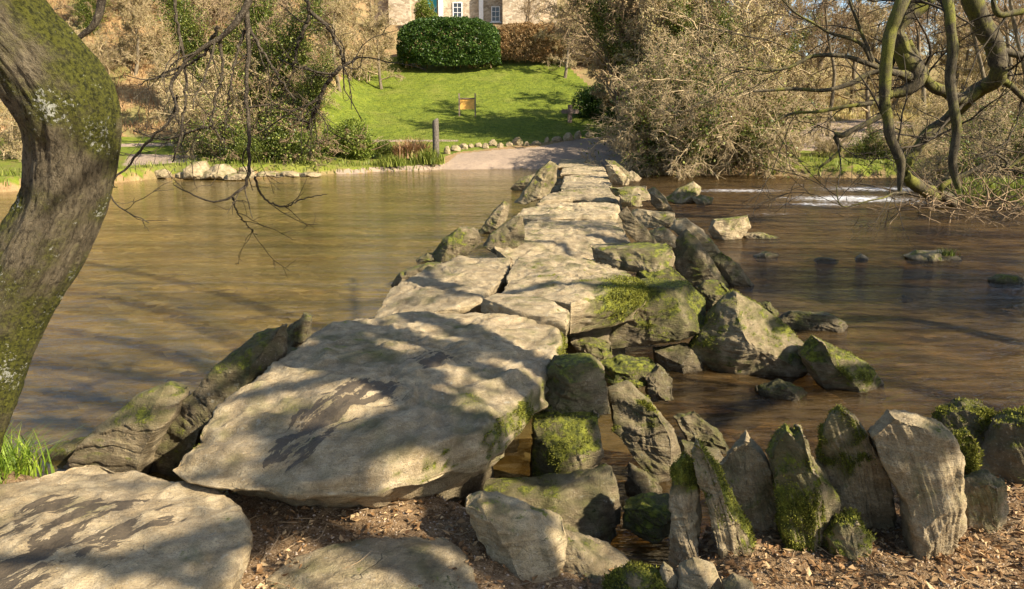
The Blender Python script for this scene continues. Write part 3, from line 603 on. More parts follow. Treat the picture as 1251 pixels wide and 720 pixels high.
# ------------------------------------------------------------------ branches and leaves
def tubes(arr, sides=3):
    """arr: list of (paths (P,K,3), radii (P,K)); all tubes in one vertex and face list"""
    Vs, Fs, o = [], [], 0
    for paths, rad in arr:
        Pn, K, _ = paths.shape
        T = np.gradient(paths, axis=1); T = nrm(T)
        ref = np.where(np.abs(T[:, :1, 2:3]) > .8, np.array([1., 0, 0]), np.array([0, 0, 1.]))
        ref = np.repeat(ref, K, 1); A = nrm(np.cross(T, ref)); Bv = np.cross(T, A)
        a = np.arange(sides)*2*PI/sides
        ring = paths[:, :, None, :]+rad[:, :, None, None]*(A[:, :, None, :]*np.cos(a)[:, None]+Bv[:, :, None, :]*np.sin(a)[:, None])
        Vs.append(ring.reshape(-1, 3))
        i = (np.arange(Pn)[:, None, None]*K+np.arange(K-1)[None, :, None])*sides; j = np.arange(sides)[None, None, :]; j2 = (j+1) % sides
        f = np.stack([i+j, i+j2, i+sides+j2, i+sides+j], -1).reshape(-1, 4)+o
        Fs.append(f); o += Pn*K*sides
    return np.concatenate(Vs), np.concatenate(Fs)
def walk(st, dr, ln, r0, r1, K, wig, trop, rg, curl=.5):
    Pn = len(st); pts = np.empty((Pn, K, 3)); pts[:, 0] = st; d = nrm(dr); bias = rg.normal(size=(Pn, 3))*wig*curl
    for k in range(1, K):
        d = nrm(d+rg.normal(size=(Pn, 3))*wig+bias+np.asarray(trop)); pts[:, k] = pts[:, k-1]+d*(ln/(K-1))[:, None]
    tt = np.linspace(0, 1, K)[None]; rad = r0[:, None]*(1-tt)+r1[:, None]*tt
    return pts, rad
def spawn(par, cnt, lr, K, wig, trop, rg, tmin=.15, ang=.9, rr=.55, rmin=.004, tip=.35, lmul=None):
    paths, rad = par; Pn, Kp, _ = paths.shape
    cnt = int(round(cnt*Pn)); idx = rg.randint(0, Pn, cnt); t = rg.uniform(tmin, 1, cnt)**.85*(Kp-1.001)
    k = t.astype(int); f = (t-k)[:, None]; p = paths[idx, k]*(1-f)+paths[idx, k+1]*f
    tan = nrm(paths[idx, k+1]-paths[idx, k]); rnd = rg.normal(size=(cnt, 3)); perp = nrm(rnd-(rnd*tan).sum(1)[:, None]*tan)
    a = ang*rg.uniform(.6, 1.3, cnt)[:, None]; d = tan*np.cos(a)+perp*np.sin(a)
    plen = np.linalg.norm(np.diff(paths[idx], axis=1), axis=2).sum(1)
    ln = plen*lr*rg.uniform(.5, 1.25, cnt)*(1-.45*t/(Kp-1)) if lmul is None else lmul*rg.uniform(.4, 1.3, cnt)
    pr = rad[idx, k]; r0 = np.maximum(pr*rr*rg.uniform(.7, 1.1, cnt), rmin); r1 = np.maximum(r0*tip, rmin*.75)
    return walk(p, d, ln, r0, r1, K, wig, trop, rg)
def leaves(P, size, rg, ncop=1, spread=0., up=.3, shape=.55):
    P = np.repeat(P, ncop, 0)+rg.normal(size=(len(P)*ncop, 3))*spread; n = len(P)
    a = nrm(rg.normal(size=(n, 3))+np.array([0, 0, up*0])); b = nrm(np.cross(a, rg.normal(size=(n, 3))+np.array([0, 0, up*3])))
    s = size*rg.uniform(.6, 1.3, (n, 1)); c = np.cross(a, b)
    V = np.stack([P-a*s*.5, P+b*s*shape*.5+c*s*.08, P+a*s*.5, P-b*s*shape*.5+c*s*.08], 1).reshape(-1, 3)
    return V, np.arange(4*n).reshape(-1, 4), np.repeat(rg.uniform(0, 1, n), 4)
def tips(arr, n, rg):
    paths = arr[0]; i = rg.randint(0, len(paths), n); k = rg.randint(1, paths.shape[1], n); return paths[i, k]

def woody(name, rg, h=10, stems=1, r=.18, spread=.25, lean=(0, 0), c1=9, c2=7, c3=6, twig=.012, droop=-.02, up=.06, wig=.12, bmat=TWIG_T, tmat=TRUNK,
          ivy=0, ivymat=None, ivytrunk=.0, leafn=0, leafmat=None, leafs=.06, l1=.5, l2=.42, l3=.5, ang=.85, tmin=.2, tsides=6):
    st = np.c_[rg.normal(size=(stems, 2))*.12*min(stems-1, 4), np.zeros(stems)-.25]
    dr = np.c_[rg.normal(size=(stems, 2))*spread+np.array(lean), np.ones(stems)]
    L0 = walk(st, dr, h*rg.uniform(.75, 1.1, stems), np.full(stems, r), np.full(stems, r*.22), 16, wig*.6, (0, 0, up*.6), rg)
    L1 = spawn(L0, c1, l1, 10, wig, (0, 0, up), rg, tmin, ang, .5, .02, .3)
    L2 = spawn(L1, c2, l2, 7, wig*1.3, (0, 0, droop), rg, .12, ang, .5, twig*1.3, .5)
    L3 = spawn(L2, c3, l3, 5, wig*1.6, (0, 0, droop), rg, .1, .8, .6, twig, .6)
    V, Fc = tubes([L0], tsides*2); parts = [('trunk', make_mesh(name+'_trunk', V, [Fc], tmat, dict(moss=np.zeros(len(V)))))]
    V1, F1 = tubes([L1], 4); V2, F2 = tubes([L2, L3], 3)
    V = np.vstack([V1, V2]); parts.append(('crown', make_mesh(name+'_crown', V, [np.vstack([F1, F2+len(V1)])], bmat, dict(moss=np.zeros(len(V))), True)))
    if leafn:
        V, Fc, va = leaves(tips(L3, leafn, rg), leafs, rg, 1, .05); parts.append(('foliage', make_mesh(name+'_foliage', V, [Fc], leafmat, dict(var=va), False)))
    if ivy:
        n0 = int(ivy*.45); i = rg.randint(0, stems, n0); k = rg.randint(0, 13, n0); base = L0[0][i, k]+rg.normal(size=(n0, 3))*(.20+ivytrunk)
        n1 = ivy-n0; i = rg.randint(0, len(L1[0]), n1); k = rg.randint(0, 6, n1); b2 = L1[0][i, k]+rg.normal(size=(n1, 3))*.33
        V, Fc, va = leaves(np.vstack([base, b2]), .10, rg, 1, .0, .3, .8); parts.append(('ivy', make_mesh(name+'_ivy', V, [Fc], ivymat or IVY, dict(var=va), False)))
    return parts
protos = {}
def plant(kind, parts_or_none, label, cat, loc, rz=0, sc=1.0, group=None, name='tree', gk=None):
    """first use builds Empty + parts, later uses copy them"""
    if kind not in protos:
        root = thing(name, label, cat, loc, rz, group); root.scale = (sc,)*3 if np.isscalar(sc) else sc
        for pn, me in parts_or_none: add_obj(pn, me, root)
        protos[kind] = root; return root
    r = dup(protos[kind], loc, rz, sc, label, group); r['category'] = cat; r.name = name
    if group is None and 'group' in r: del r['group']
    return r
rg = np.random.RandomState(11)
K = {}
K['bare'] = woody('bare_tree', rg, 11, 1, .20, .10, c1=26, c2=13, c3=15, l1=.45, l2=.45, bmat=TWIG_T, twig=.014, tmin=.1, leafn=9000, leafmat=BUD, leafs=.07)
K['bare2'] = woody('bare_tree_b', rg, 12, 2, .17, .22, c1=16, c2=13, c3=13, l1=.5, l2=.45, bmat=TWIG_B, twig=.014, tmin=.1, leafn=9000, leafmat=BUD, leafs=.07)
K['ivyt'] = woody('ivy_tree', rg, 10, 2, .16, .25, c1=15, c2=11, c3=11, bmat=TWIG_B, tmin=.08, ivy=42000, ivytrunk=.25, twig=.012)
K['shrub'] = woody('bare_shrub', rg, 3.6, 12, .045, .5, c1=9, c2=9, c3=9, l1=.6, l2=.5, bmat=TWIG_T, tmat=TWIG_T, twig=.007, up=-.02, wig=.2, tmin=.05, tsides=3, leafn=14000, leafmat=BUD, leafs=.05)
K['ivys'] = woody('ivy_shrub', rg, 3.2, 10, .05, .5, c1=8, c2=8, c3=8, l1=.6, l2=.5, bmat=TWIG_B, tmat=TWIG_B, twig=.009, up=-.02, wig=.2, tmin=.05, tsides=3, ivy=16000)
K['tangle'] = woody('tangled_shrub', rg, 4.8, 15, .05, .55, c1=11, c2=10, c3=11, l1=.7, l2=.55, bmat=TWIG_T, tmat=TWIG_B, twig=.0075, up=-.06, droop=-.10, wig=.22, tmin=.05, tsides=3, ivy=16000, leafn=12000, leafmat=BUD, leafs=.05)
K['pole'] = woody('slim_tree', rg, 13, 1, .16, .05, c1=22, c2=11, c3=10, l1=.30, bmat=TWIG_B, twig=.013, tmin=.3)

def bush(name, rg, rx, ry, rz, n, size, mat, lumps=9, stem=TWIG_B):
    """evergreen bush: leaves through lumpy shells over real stems"""
    C = np.c_[rg.uniform(-.6, .6, lumps)*rx, rg.uniform(-.6, .6, lumps)*ry, rg.uniform(.25, .72, lumps)*rz]; R = rg.uniform(.32, .6, lumps)
    i = rg.randint(0, lumps, n); d = nrm(rg.normal(size=(n, 3))); rad = R[i][:, None]*(rg.uniform(.35, 1, (n, 1))**.4)*(1+.25*pnoise(d*2.5+i[:, None]*3.1)[:, None])
    P = C[i]+d*rad*np.array([rx, ry, rz*.75]); P = P[P[:, 2] > 0]
    V, Fc, va = leaves(P, size, rg, 1, .0, .5, .7)
    S = walk(np.zeros((14, 3)), np.c_[rg.normal(size=(14, 2))*.6*np.array([rx, ry]), np.ones(14)*rz], np.full(14, rz*.9), np.full(14, .04), np.full(14, .012), 8, .2, (0, 0, 0), rg)
    SV, SF = tubes([S], 4)
    return [('stems', make_mesh(name+'_stems', SV, [SF], stem, dict(moss=np.zeros(len(SV))))), ('foliage', make_mesh(name+'_foliage', V, [Fc], mat, dict(var=va), False))]
def hedge(name, rg, lx, ly, h, n, size, mat):
    P = np.c_[rg.uniform(-.5, .5, n)*lx, rg.uniform(-.5, .5, n)*ly, rg.uniform(0, 1, n)*h]
    f = rg.choice(4, n, p=[.58, .22, .1, .1]); ins = rg.uniform(0, .16, n)**1.0
    P[f == 0, 1] = (-ly/2+ins*2)[f == 0]; P[f == 1, 2] = (h-ins*2)[f == 1]; P[f == 2, 0] = (-lx/2+ins*2)[f == 2]; P[f == 3, 0] = (lx/2-ins*2)[f == 3]
    c = P-np.array([0, 0, h*.4]); r = np.linalg.norm(c/np.array([lx*.56, ly*.6, h*.68]), axis=1)
    P = np.array([0, 0, h*.4])+c/np.maximum(r, 1)[:, None]+.18*np.stack([fbm(P*1.2+k*9, 3) for k in range(3)], -1)
    V, Fc, va = leaves(P, size, rg, 1, .03, .5, .7)
    S = walk(np.c_[rg.uniform(-.45, .45, 24)*lx, rg.uniform(-.3, .3, 24)*ly, np.zeros(24)-.2], np.c_[rg.normal(size=(24, 2))*.3, np.ones(24)], np.full(24, h*.62), np.full(24, .05), np.full(24, .02), 6, .15, (0, 0, 0), rg)
    SV, SF = tubes([S], 4)
    return [('stems', make_mesh(name+'_stems', SV, [SF], TWIG_B, dict(moss=np.zeros(len(SV))))), ('foliage', make_mesh(name+'_foliage', V, [Fc], mat, dict(var=va), False))]
K['bush_fresh'] = bush('fresh_bush', rg, 1.3, 1.1, 2.0, 9000, .10, FRESH)
K['bush_dark'] = bush('dark_bush', rg, 1.7, 1.4, 2.6, 12000, .13, LAUREL)
K['bush_ivy'] = bush('ivy_bush', rg, 1.8, 1.3, 2.2, 12000, .11, IVY)

def put(kind, u, y, label, cat, sc=1.0, rz=None, group=None, name='tree', dz=0, x=None):
    X = (u-625.5)/F*(y*CP) if x is None else x      # approximate column, feet on the terrain
    for _ in range(3):
        z = gz(X, y); dep = y*CP-(z-CH)*SP; X = (u-625.5)/F*dep if x is None else x
    rz = rg.uniform(0, 6.28) if rz is None else rz
    return plant(kind, K[kind], label, cat, (X, y, max(z, WZ-.1)+dz), rz, sc, group, name)

# trees of the right hand thicket beside the bridge end
TG = 'shrubs of the thicket at the bridge end'
for k, (kd, u, y, s, l) in enumerate([
    ('tangle', 834, 38.8, 1.15, 'tangled bare shrub drooping over the water right of the last slabs'),
    ('tangle', 858, 38.6, 1.3, 'tangled twiggy shrub in the middle of the waterside thicket'),
    ('tangle', 893, 38.6, 1.1, 'tangled shrub at the right end of the waterside thicket'),
    ('ivys', 850, 40.5, 1.6, 'ivy-filled shrub behind the tangled waterside shrubs'),
    ('ivys', 905, 40.0, .9, 'green ivy shrub low over the water beside the thicket'),
    ('shrub', 812, 43.5, 1.4, 'pale bare shrub at the left of the thicket beside the path'),
    ('shrub', 862, 42.5, 2.2, 'tall pale bare shrub rising behind the thicket')]):
    put(kd, u, y, l, 'shrub', s, None, TG, 'shrub')
WG = 'bare trees of the wood behind the river'
SG = 1.18
for k, (kd, u, y, s, l) in enumerate([
    ('bare', 690, 70, .8, 'bare tree in front of the porch end of the house'), ('ivyt', 905, 58, 1.0, 'ivy-hung tree above the right end of the thicket'), ('bare', 1065, 52, .9, 'pale bare tree between the two hanging limbs'),
    ('bare', 1180, 50, .9, 'pale bare tree among the slim trunks'), ('bare2', 940, 68, 1.1, 'forked bare tree left of the sky gap'), ('ivyt', 850, 62, 1.1, 'tall ivy-hung tree behind the thicket'), ('bare', 860, 90, 1.2, 'farthest bare tree above the thicket'),
    ('bare', 1060, 92, 1.2, 'farthest bare tree behind the hanging limbs'), ('bare2', 960, 96, 1.2, 'farthest forked bare tree left of the hanging limbs'), ('bare2', 1170, 95, 1.2, 'farthest forked bare tree at the right'),
    ('bare2', 838, 47.5, 1.25, 'tall forked bare tree casting shade over the lawn'), ('bare', 800, 46.5, 1.15, 'tall pale bare tree at the back of the thicket'),
    ('ivyt', 815, 45, .95, 'ivy-clad tree leaning over the thicket right of the lawn'),
    ('ivyt', 868, 44, .9, 'ivy-wrapped tree above the middle of the thicket'),
    ('bare2', 772, 48.5, 1.15, 'brown forked tree leaning over the path end'),
    ('bare', 762, 51.5, 1.1, 'pale bare tree just left of the thicket'),
    ('ivyt', 802, 50, 1.3, 'ivy-hung tree whose shadow falls over the lawn'),
    ('bare', 740, 60, .8, 'bare tree in front of the right end of the house hedge'),
    ('bare2', 845, 52, 1.0, 'forked bare tree behind the ivy-wrapped tree'),
    ('bare', 905, 49, 1.0, 'bare tree with pale twigs right of the thicket'),
    ('pole', 935, 53, .95, 'slim bare tree left of the far right path'),
    ('bare2', 970, 62, 1.0, 'forked bare tree beyond the far right path'),
    ('pole', 1010, 50, .9, 'slim tree standing beside the far right path'),
    ('bare', 1040, 66, 1.1, 'pale bare tree at the end of the far right path'),
    ('bare2', 1085, 58, 1.0, 'forked bare tree behind the mossy hanging limbs'),
    ('pole', 1128, 48, 1.0, 'slim trunk between the mossy hanging limbs'),
    ('bare', 1150, 56, 1.0, 'pale bare tree right of the mossy hanging limbs'),
    ('pole', 1192, 42, .9, 'slim brown trunk, left one of the right edge group'),
    ('pole', 1216, 46, 1.0, 'slim brown trunk, middle one of the right edge group'),
    ('pole', 1240, 40, .95, 'slim brown trunk, right one of the right edge group'),
    ('bare2', 1235, 55, 1.0, 'forked bare tree at the right edge of the wood'),
    ('bare', 1290, 48, 1.0, 'bare tree just beyond the right edge'),
    ('bare', 800, 72, 1.0, 'distant bare tree above the thicket'),
    ('bare2', 900, 76, 1.1, 'distant forked bare tree against the sky gap'),
    ('bare', 1000, 82, 1.1, 'distant bare tree above the far right path'),
    ('bare2', 1120, 80, 1.15, 'distant forked bare tree behind the slim trunk'),
    ('bare', 1210, 78, 1.15, 'distant bare tree behind the right edge group')]):
    put(kd, u, y, l, 'tree', s, None, WG, 'tree')
for k, (u, y, s, l, kd) in enumerate([
    (958, 38.6, .45, 'low shrub on the far bank right of the thicket', 'shrub'), (1010, 40, .5, 'low bare shrub on the far bank below the right path', 'shrub'),
    (1065, 39.5, .55, 'low ivy shrub on the far bank behind the rapids', 'ivys'), (1110, 38.5, .6, 'bare shrub on the far bank right of the rapids', 'shrub'),
    (1165, 34, .8, 'bare shrub behind the mossy tree roots', 'shrub'), (1215, 30, .8, 'tangled shrub on the right bank behind the roots', 'tangle'),
    (1262, 27, .8, 'tangled shrub at the right edge of the bank', 'tangle'), (1150, 44, 1.1, 'tall bare shrub deep in the right wood', 'shrub'),
    (985, 70, 1.6, 'big pale bare shrub beyond the right path', 'shrub'), (930, 64, 1.6, 'big pale bare shrub left of the right path', 'shrub'), (1090, 72, 1.7, 'big pale bare shrub behind the hanging limbs', 'shrub'),
    (1180, 66, 1.7, 'big pale bare shrub behind the slim trunks', 'shrub'), (1250, 60, 1.6, 'big pale bare shrub at the right edge', 'shrub')]):
    put(kd, u, y, l, 'shrub', s, None, 'shrubs of the right bank and wood', 'shrub')
# left hillside
LG = 'trees and shrubs of the bracken hillside'
for k, (kd, u, y, s, l, cat) in enumerate([
    ('ivyt', 325, 43, 1.05, 'ivy-covered tree on the far bank behind the hanging twigs', 'tree'),
    ('ivyt', 372, 41, .7, 'ivy-clad leaning tree at the right of the far left bank', 'tree'),
    ('shrub', 300, 41.5, 1.5, 'pale twiggy shrub in front of the ivy-covered tree', 'shrub'),
    ('ivys', 345, 40, 1.2, 'ivy mound at the foot of the leaning tree', 'shrub'),
    ('ivys', 285, 39.5, .9, 'low ivy mound on the far left waterline', 'shrub'),
    ('bare', 415, 60, .85, 'pale bare tree at the left edge of the lawn', 'tree'),
    ('bare', 466, 66, .75, 'pale bare tree left of the dark hedge', 'tree'),
    ('shrub', 432, 66, 1.5, 'pale bare shrub under the trees left of the lawn', 'shrub'),
    ('shrub', 362, 54, 1.3, 'pale bare shrub on the slope left of the lawn', 'shrub'),
    ('ivyt', 250, 52, 1.1, 'green ivy-hung tree halfway up the bracken slope', 'tree'),
    ('ivyt', 400, 68, .8, 'ivy-hung tree high on the slope left of the house', 'tree'),
    ('shrub', 200, 60, 1.2, 'bare shrub among the bracken above the left lawn strip', 'shrub'),
    ('shrub', 120, 58, 1.1, 'bare shrub in the bracken right of the leaning trunk', 'shrub'),
    ('shrub', 165, 68, 1.4, 'upper bare shrub on the bracken slope', 'shrub'),
    ('bare', 60, 66, .8, 'bare tree on the slope behind the leaning trunk', 'tree'),
    ('bare', 300, 70, .8, 'bare tree high on the bracken slope', 'tree'),
    ('shrub', 320, 62, 1.4, 'pale shrub above the ivy-covered tree', 'shrub'),
    ('shrub', 15, 40, .9, 'bare shrub seen left of the leaning trunk', 'shrub'),
    ('bare2', -20, 46, .7, 'forked tree at the left edge behind the trunk', 'tree'),
    ('bare', 130, 84, 1.0, 'bare tree at the top of the bracken slope', 'tree'),
    ('bare2', 230, 88, 1.0, 'forked bare tree at the top of the slope', 'tree'),
    ('bare', 210, 50, .62, 'small bare tree above the pale bank stones', 'tree'), ('shrub', 255, 45, 1.3, 'pale shrub behind the little left waterline stones', 'shrub'),
    ('bare', 165, 58, .75, 'bare tree just right of the leaning trunk', 'tree'), ('ivyt', 110, 64, .8, 'ivy-hung tree close behind the leaning trunk', 'tree'),
    ('bare2', 350, 56, .8, 'forked bare tree rising behind the ivy-covered tree', 'tree'), ('shrub', 250, 66, 1.8, 'large pale shrub high on the bracken slope', 'shrub'),
    ('bare', 345, 76, .9, 'bare tree near the top of the slope left of the house', 'tree'), ('shrub', 410, 74, 1.8, 'large pale shrub uphill from the lawn corner', 'shrub'),
    ('bare', 380, 86, 1.0, 'bare tree behind the slope left of the house', 'tree')]):
    put(kd, u, y, l, cat, s, None, LG, cat)
put('bush_fresh', 440, 43.2, 'bright green leafy bush left of the wooden post', 'bush', 1.15, .3, None, 'bush')
put('bush_fresh', 412, 44.5, 'smaller green bush behind the bright leafy bush', 'bush', .8, 2.0, None, 'bush')
put('bush_dark', 722, 57, 'dark evergreen bush behind the wooden cross-shaped sign', 'bush', 1.05, 1.0, None, 'bush')
put('bush_dark', 752, 55.5, 'dark evergreen bush at the edge of the thicket right of the sign', 'bush', .85, 2.0, None, 'bush')
put('bush_ivy', 470, 44, 'low mixed bush between the green bush and the fern', 'bush', .45, 2.0, None, 'bush')
put('bush_ivy', 905, 38.6, 'glossy evergreen bush overhanging the water by the thicket', 'bush', .75, .5, None, 'bush')
put('bush_ivy', 350, 38.6, 'dark ivy bush hanging over the left bank slabs', 'bush', .7, 4, None, 'bush')
put('bush_ivy', 310, 38.4, 'dark ivy bush above the pale upright bank stone', 'bush', .6, 1, None, 'bush')
put('bush_fresh', 523, 83, 'yellow-green shrub in front of the house wall', 'bush', 1.5, 1, None, 'bush')
K['hedge'] = hedge('laurel_hedge', rg, 9.6, 4.2, 4.3, 60000, .2, LAUREL); K['hedge2'] = hedge('beech_hedge', rg, 8.4, 3.0, 3.4, 50000, .17, BEECH)
put('hedge', 549, 73.2, 'large clipped dark green hedge below the house', 'hedge', 1.0, 0, None, 'hedge')
put('hedge2', 650, 74.6, 'russet clipped hedge right of the dark green hedge', 'hedge', 1.0, 0, None, 'hedge')
put('bare', 458, 80, 'bare tree against the left end of the house', 'tree', .6)
put('bare2', 642, 82, 'bare climber-like tree against the right part of the house', 'tree', .5)
for u, l in ((690, 'pale shrub at the right end of the russet hedge'), (715, 'pale shrub between the house and the thicket'), (755, 'pale shrub above the dark evergreen bush')):
    put('shrub', u, 74, l, 'shrub', 1.3, None, None, 'shrub')

# ------------------------------------------------------------------ grass, bracken, litter
def blades(P, h, rg, w=.012, lean=.5, seg=3):
    n = len(P); a = rg.uniform(0, 2*PI, n); hh = h*rg.uniform(.5, 1.2, n)
    d = np.c_[np.cos(a), np.sin(a), np.zeros(n)]; s = np.c_[-np.sin(a), np.cos(a), np.zeros(n)]; le = lean*rg.uniform(.2, 1.2, n)
    Vs = []
    for k in range(seg+1):
        t = k/seg; c = P+d*(hh*le*t*t)[:, None]+np.array([0, 0, 1])*(hh*(t-.35*le*t*t*t))[:, None]; ww = w*(1-t*.93)
        Vs += [c-s*ww, c+s*ww]
    V = np.stack(Vs, 1).reshape(-1, 3); m = 2*(seg+1); b = np.arange(n)[:, None]*m
    Fc = np.concatenate([b+np.array([[2*k, 2*k+1, 2*k+3, 2*k+2]]) for k in range(seg)])
    return V, Fc, np.repeat(rg.uniform(0, 1, n), m)
def scatter(n, x0, x1, y0, y1, rg, cond=None):
    x = rg.uniform(x0, x1, n); y = rg.uniform(y0, y1, n); h, inf = terrain(x, y); P = np.c_[x, y, h]
    if cond is not None: P = P[cond(P, inf)]
    return P
def tuft(label, p, n, h, r, mat, w=.012, name='grass_tuft', lean=.8):
    P = np.c_[rg.normal(size=(n, 2))*r, np.zeros(n)]; V, Fc, va = blades(P, h, rg, w, lean)
    t = add_obj(name, make_mesh(name, V, [Fc], mat, dict(var=va), False), None, p); tag(t, label, 'grass tuft'); return t
p = atz(4, 590, -.5); tuft('bright green grass tuft at the foot of the leaning trunk', (p[0]-.02, p[1], -.50), 480, .30, .10, TUFTM, .007)
p = ground_at(522, 200, 36, 60); tuft('green grass clump beside the wooden post', p, 500, .9, .35, GRASSM, .03)
p = ground_at(503, 193, 36, 60); tuft('reddish brown fern clump left of the wooden post', p, 600, 1.2, .4, BRACK, .05, 'fern', 1.0)
p = ground_at(478, 203, 36, 60); tuft('yellow-green grass clump under the leafy bush', p, 300, .7, .35, GRASSM, .03)
p = atz(1166, 316, -.82); tuft('little grass tuft growing on the flat pale river rock', (p[0], p[1]+.2, -.8), 90, .16, .06, GRASSM, .008)
# lawn blades: coarse tussocks that give the mown slope a nap
def px_in(poly): return lambda P, inf: in_poly(*project(P), poly) & (inf['far'] > .5)
P = scatter(60000, -22, 12, 42, 76, rg, px_in([(395, 168), (395, 120), (430, 96), (500, 84), (600, 84), (690, 92), (760, 150), (752, 163), (700, 167), (600, 176), (400, 178)]))
V, Fc, va = blades(P, .07, rg, .02, .6, 1); tag(add_obj('lawn_grass', make_mesh('lawn_grass', V, [Fc], GRASSM, dict(var=va*.55), False)), 'mown grass nap on the sunny lawn', 'grass', kind='stuff')
P = scatter(42000, -45, 26, 28, 50, rg, lambda P, inf: (inf['far'] > .4) & (np.abs(P[:, 0]-1.5) > 5.8) & (P[:, 1]-inf['yf'] < 2.2) & (P[:, 1]-inf['yf'] > -.4))
V, Fc, va = blades(P, .38, rg, .025, .8, 2); tag(add_obj('bank_grass', make_mesh('bank_grass', V, [Fc], GRASSM, dict(var=va), False)), 'rough grass fringing the far bank', 'grass', kind='stuff')
P = scatter(5000, 13, 21, 20.5, 26, rg, lambda P, inf: P[:, 2] > -.8)
V, Fc, va = blades(P, .35, rg, .025, .9, 2); tag(add_obj('island_grass', make_mesh('island_grass', V, [Fc], GRASSM, dict(var=va), False)), 'grass and weeds around the roots on the right bank', 'grass', kind='stuff')
P = scatter(90000, -70, -8, 46, 100, rg, lambda P, inf: (inf['ratio'] < -.2) & (inf['far'] > .5) & (project(P)[1] < 166) & ~in_poly(*project(P), [(392, 175), (395, 120), (420, 92), (470, 70), (500, 60), (500, 175)]))
V, Fc, va = blades(P, .55, rg, .028, 1.2, 2); tag(add_obj('bracken', make_mesh('bracken', V, [Fc], BRACK, dict(var=va), False)), 'dead orange bracken covering the left hillside', 'bracken', kind='stuff')
P = scatter(50000, 6, 70, 42, 100, rg, lambda P, inf: (inf['ratio'] > .16) & (inf['far'] > .5) & ~in_poly(*project(P), [(935, 185), (1000, 150), (1060, 146), (1120, 150), (1100, 170), (1010, 188)]))
V, Fc, va = blades(P, .45, rg, .05, 1.1, 2); tag(add_obj('woodland_undergrowth', make_mesh('woodland_undergrowth', V, [Fc], BUD, dict(var=va*.8), False)), 'dry pale undergrowth on the wood floor', 'undergrowth', kind='stuff')
# dead leaves on the near bank
P = scatter(26000, -2.6, 3.6, 2.0, 4.6, rg, lambda P, inf: (P[:, 2] > -.75))
cl = fbm(P*np.array([2.2, 2.2, 0]), 3); keep = rg.uniform(size=len(P)) < np.where(P[:, 0] > .85, 1.0, .35+.5*cl).clip(.08, 1); P = P[keep]; P[:, 2] += .006+rg.uniform(0, .02, len(P))
n = len(P); a = rg.uniform(0, 2*PI, n); s = (.007+.022*rg.uniform(0, 1, n)**2.2)[:, None]; tl = rg.normal(size=(n, 2))*.35
d1 = nrm(np.c_[np.cos(a), np.sin(a), tl[:, 0]]); d2 = nrm(np.c_[-np.sin(a), np.cos(a), tl[:, 1]]); curl = rg.uniform(-.5, .6, (n, 1))
V = np.stack([P-d1*s, P+d2*s*.55+np.array([0, 0, 1])*s*curl, P+d1*s, P-d2*s*.55+np.array([0, 0, 1])*s*curl], 1).reshape(-1, 3); b = np.arange(n)[:, None]*4
Fc = np.concatenate([b+np.array([[0, 1, 2]]), b+np.array([[0, 2, 3]])])
tag(add_obj('leaf_litter', make_mesh('leaf_litter', V, [Fc], LITTER, dict(var=np.repeat(rg.uniform(0, 1, n), 4)), False)), 'dry brown leaves scattered over the near bank', 'leaf litter', kind='stuff')
P = scatter(700, -1.5, 3.4, 2.2, 4.2, rg, lambda P, inf: P[:, 2] > -.65); a = rg.uniform(0, 2*PI, len(P))
T = walk(P+np.array([0, 0, .012]), np.c_[np.cos(a), np.sin(a), np.zeros(len(P))], rg.uniform(.04, .2, len(P)), np.full(len(P), .0028), np.full(len(P), .0015), 5, .15, (0, 0, 0), rg)
V, Fc = tubes([T], 4); tag(add_obj('twig_litter', make_mesh('twig_litter', V, [Fc], TWIG_B, dict(moss=np.zeros(len(V))))), 'fallen twigs among the dry leaves', 'twigs', kind='stuff')
# pebbles / grit
P = scatter(5000, -1.4, 3.4, 2.2, 4.4, rg, lambda P, inf: (P[:, 2] > -.7)); s = rg.uniform(.003, .010, len(P))
oc = np.array([[1, 0, 0], [0, 1, 0], [-1, 0, 0], [0, -1, 0], [0, 0, .8], [0, 0, -.8]], float); of = np.array([[0, 1, 4], [1, 2, 4], [2, 3, 4], [3, 0, 4], [1, 0, 5], [2, 1, 5], [3, 2, 5], [0, 3, 5]])
V = (P[:, None]+oc[None]*s[:, None, None]*rg.uniform(.6, 1.4, (len(P), 1, 3))).reshape(-1, 3); Fc = (of[None]+np.arange(len(P))[:, None, None]*6).reshape(-1, 3)
tag(add_obj('gravel', make_mesh('gravel', V, [Fc], mat_plain('grit', (.36, .28, .2), .9, .4, 30), {}, True)), 'small stones and grit on the near bank', 'gravel', kind='stuff')

# ------------------------------------------------------------------ leaning tree, left foreground
def spline(pts, n):
    P = np.asarray(pts, float); Q = np.vstack([2*P[0]-P[1], P, 2*P[-1]-P[-2]]); out = []
    for i in range(1, len(Q)-2):
        p0, p1, p2, p3 = Q[i-1:i+3]; t = np.linspace(0, 1, 24, endpoint=False)[:, None]
        out.append(.5*((2*p1)+(-p0+p2)*t+(2*p0-5*p1+4*p2-p3)*t*t+(-p0+3*p1-3*p2+p3)*t**3))
    C = np.vstack(out+[P[-1:]]); s = np.concatenate([[0], np.cumsum(np.linalg.norm(np.diff(C[:, :3], axis=0), axis=1))])
    u = np.linspace(0, s[-1], n); return np.stack([np.interp(u, s, C[:, j]) for j in range(C.shape[1])], -1)
def limb_px(pl, n, d):
    """pl rows: u, v, radius px, (depth)"""
    R = []
    for q in pl:
        dd = q[3] if len(q) > 3 else d; p = aty(q[0], q[1], dd); R.append([*p, q[2]*dd/F])
    S = spline(R, n); return S[:, :3], np.maximum(S[:, 3], .0015)
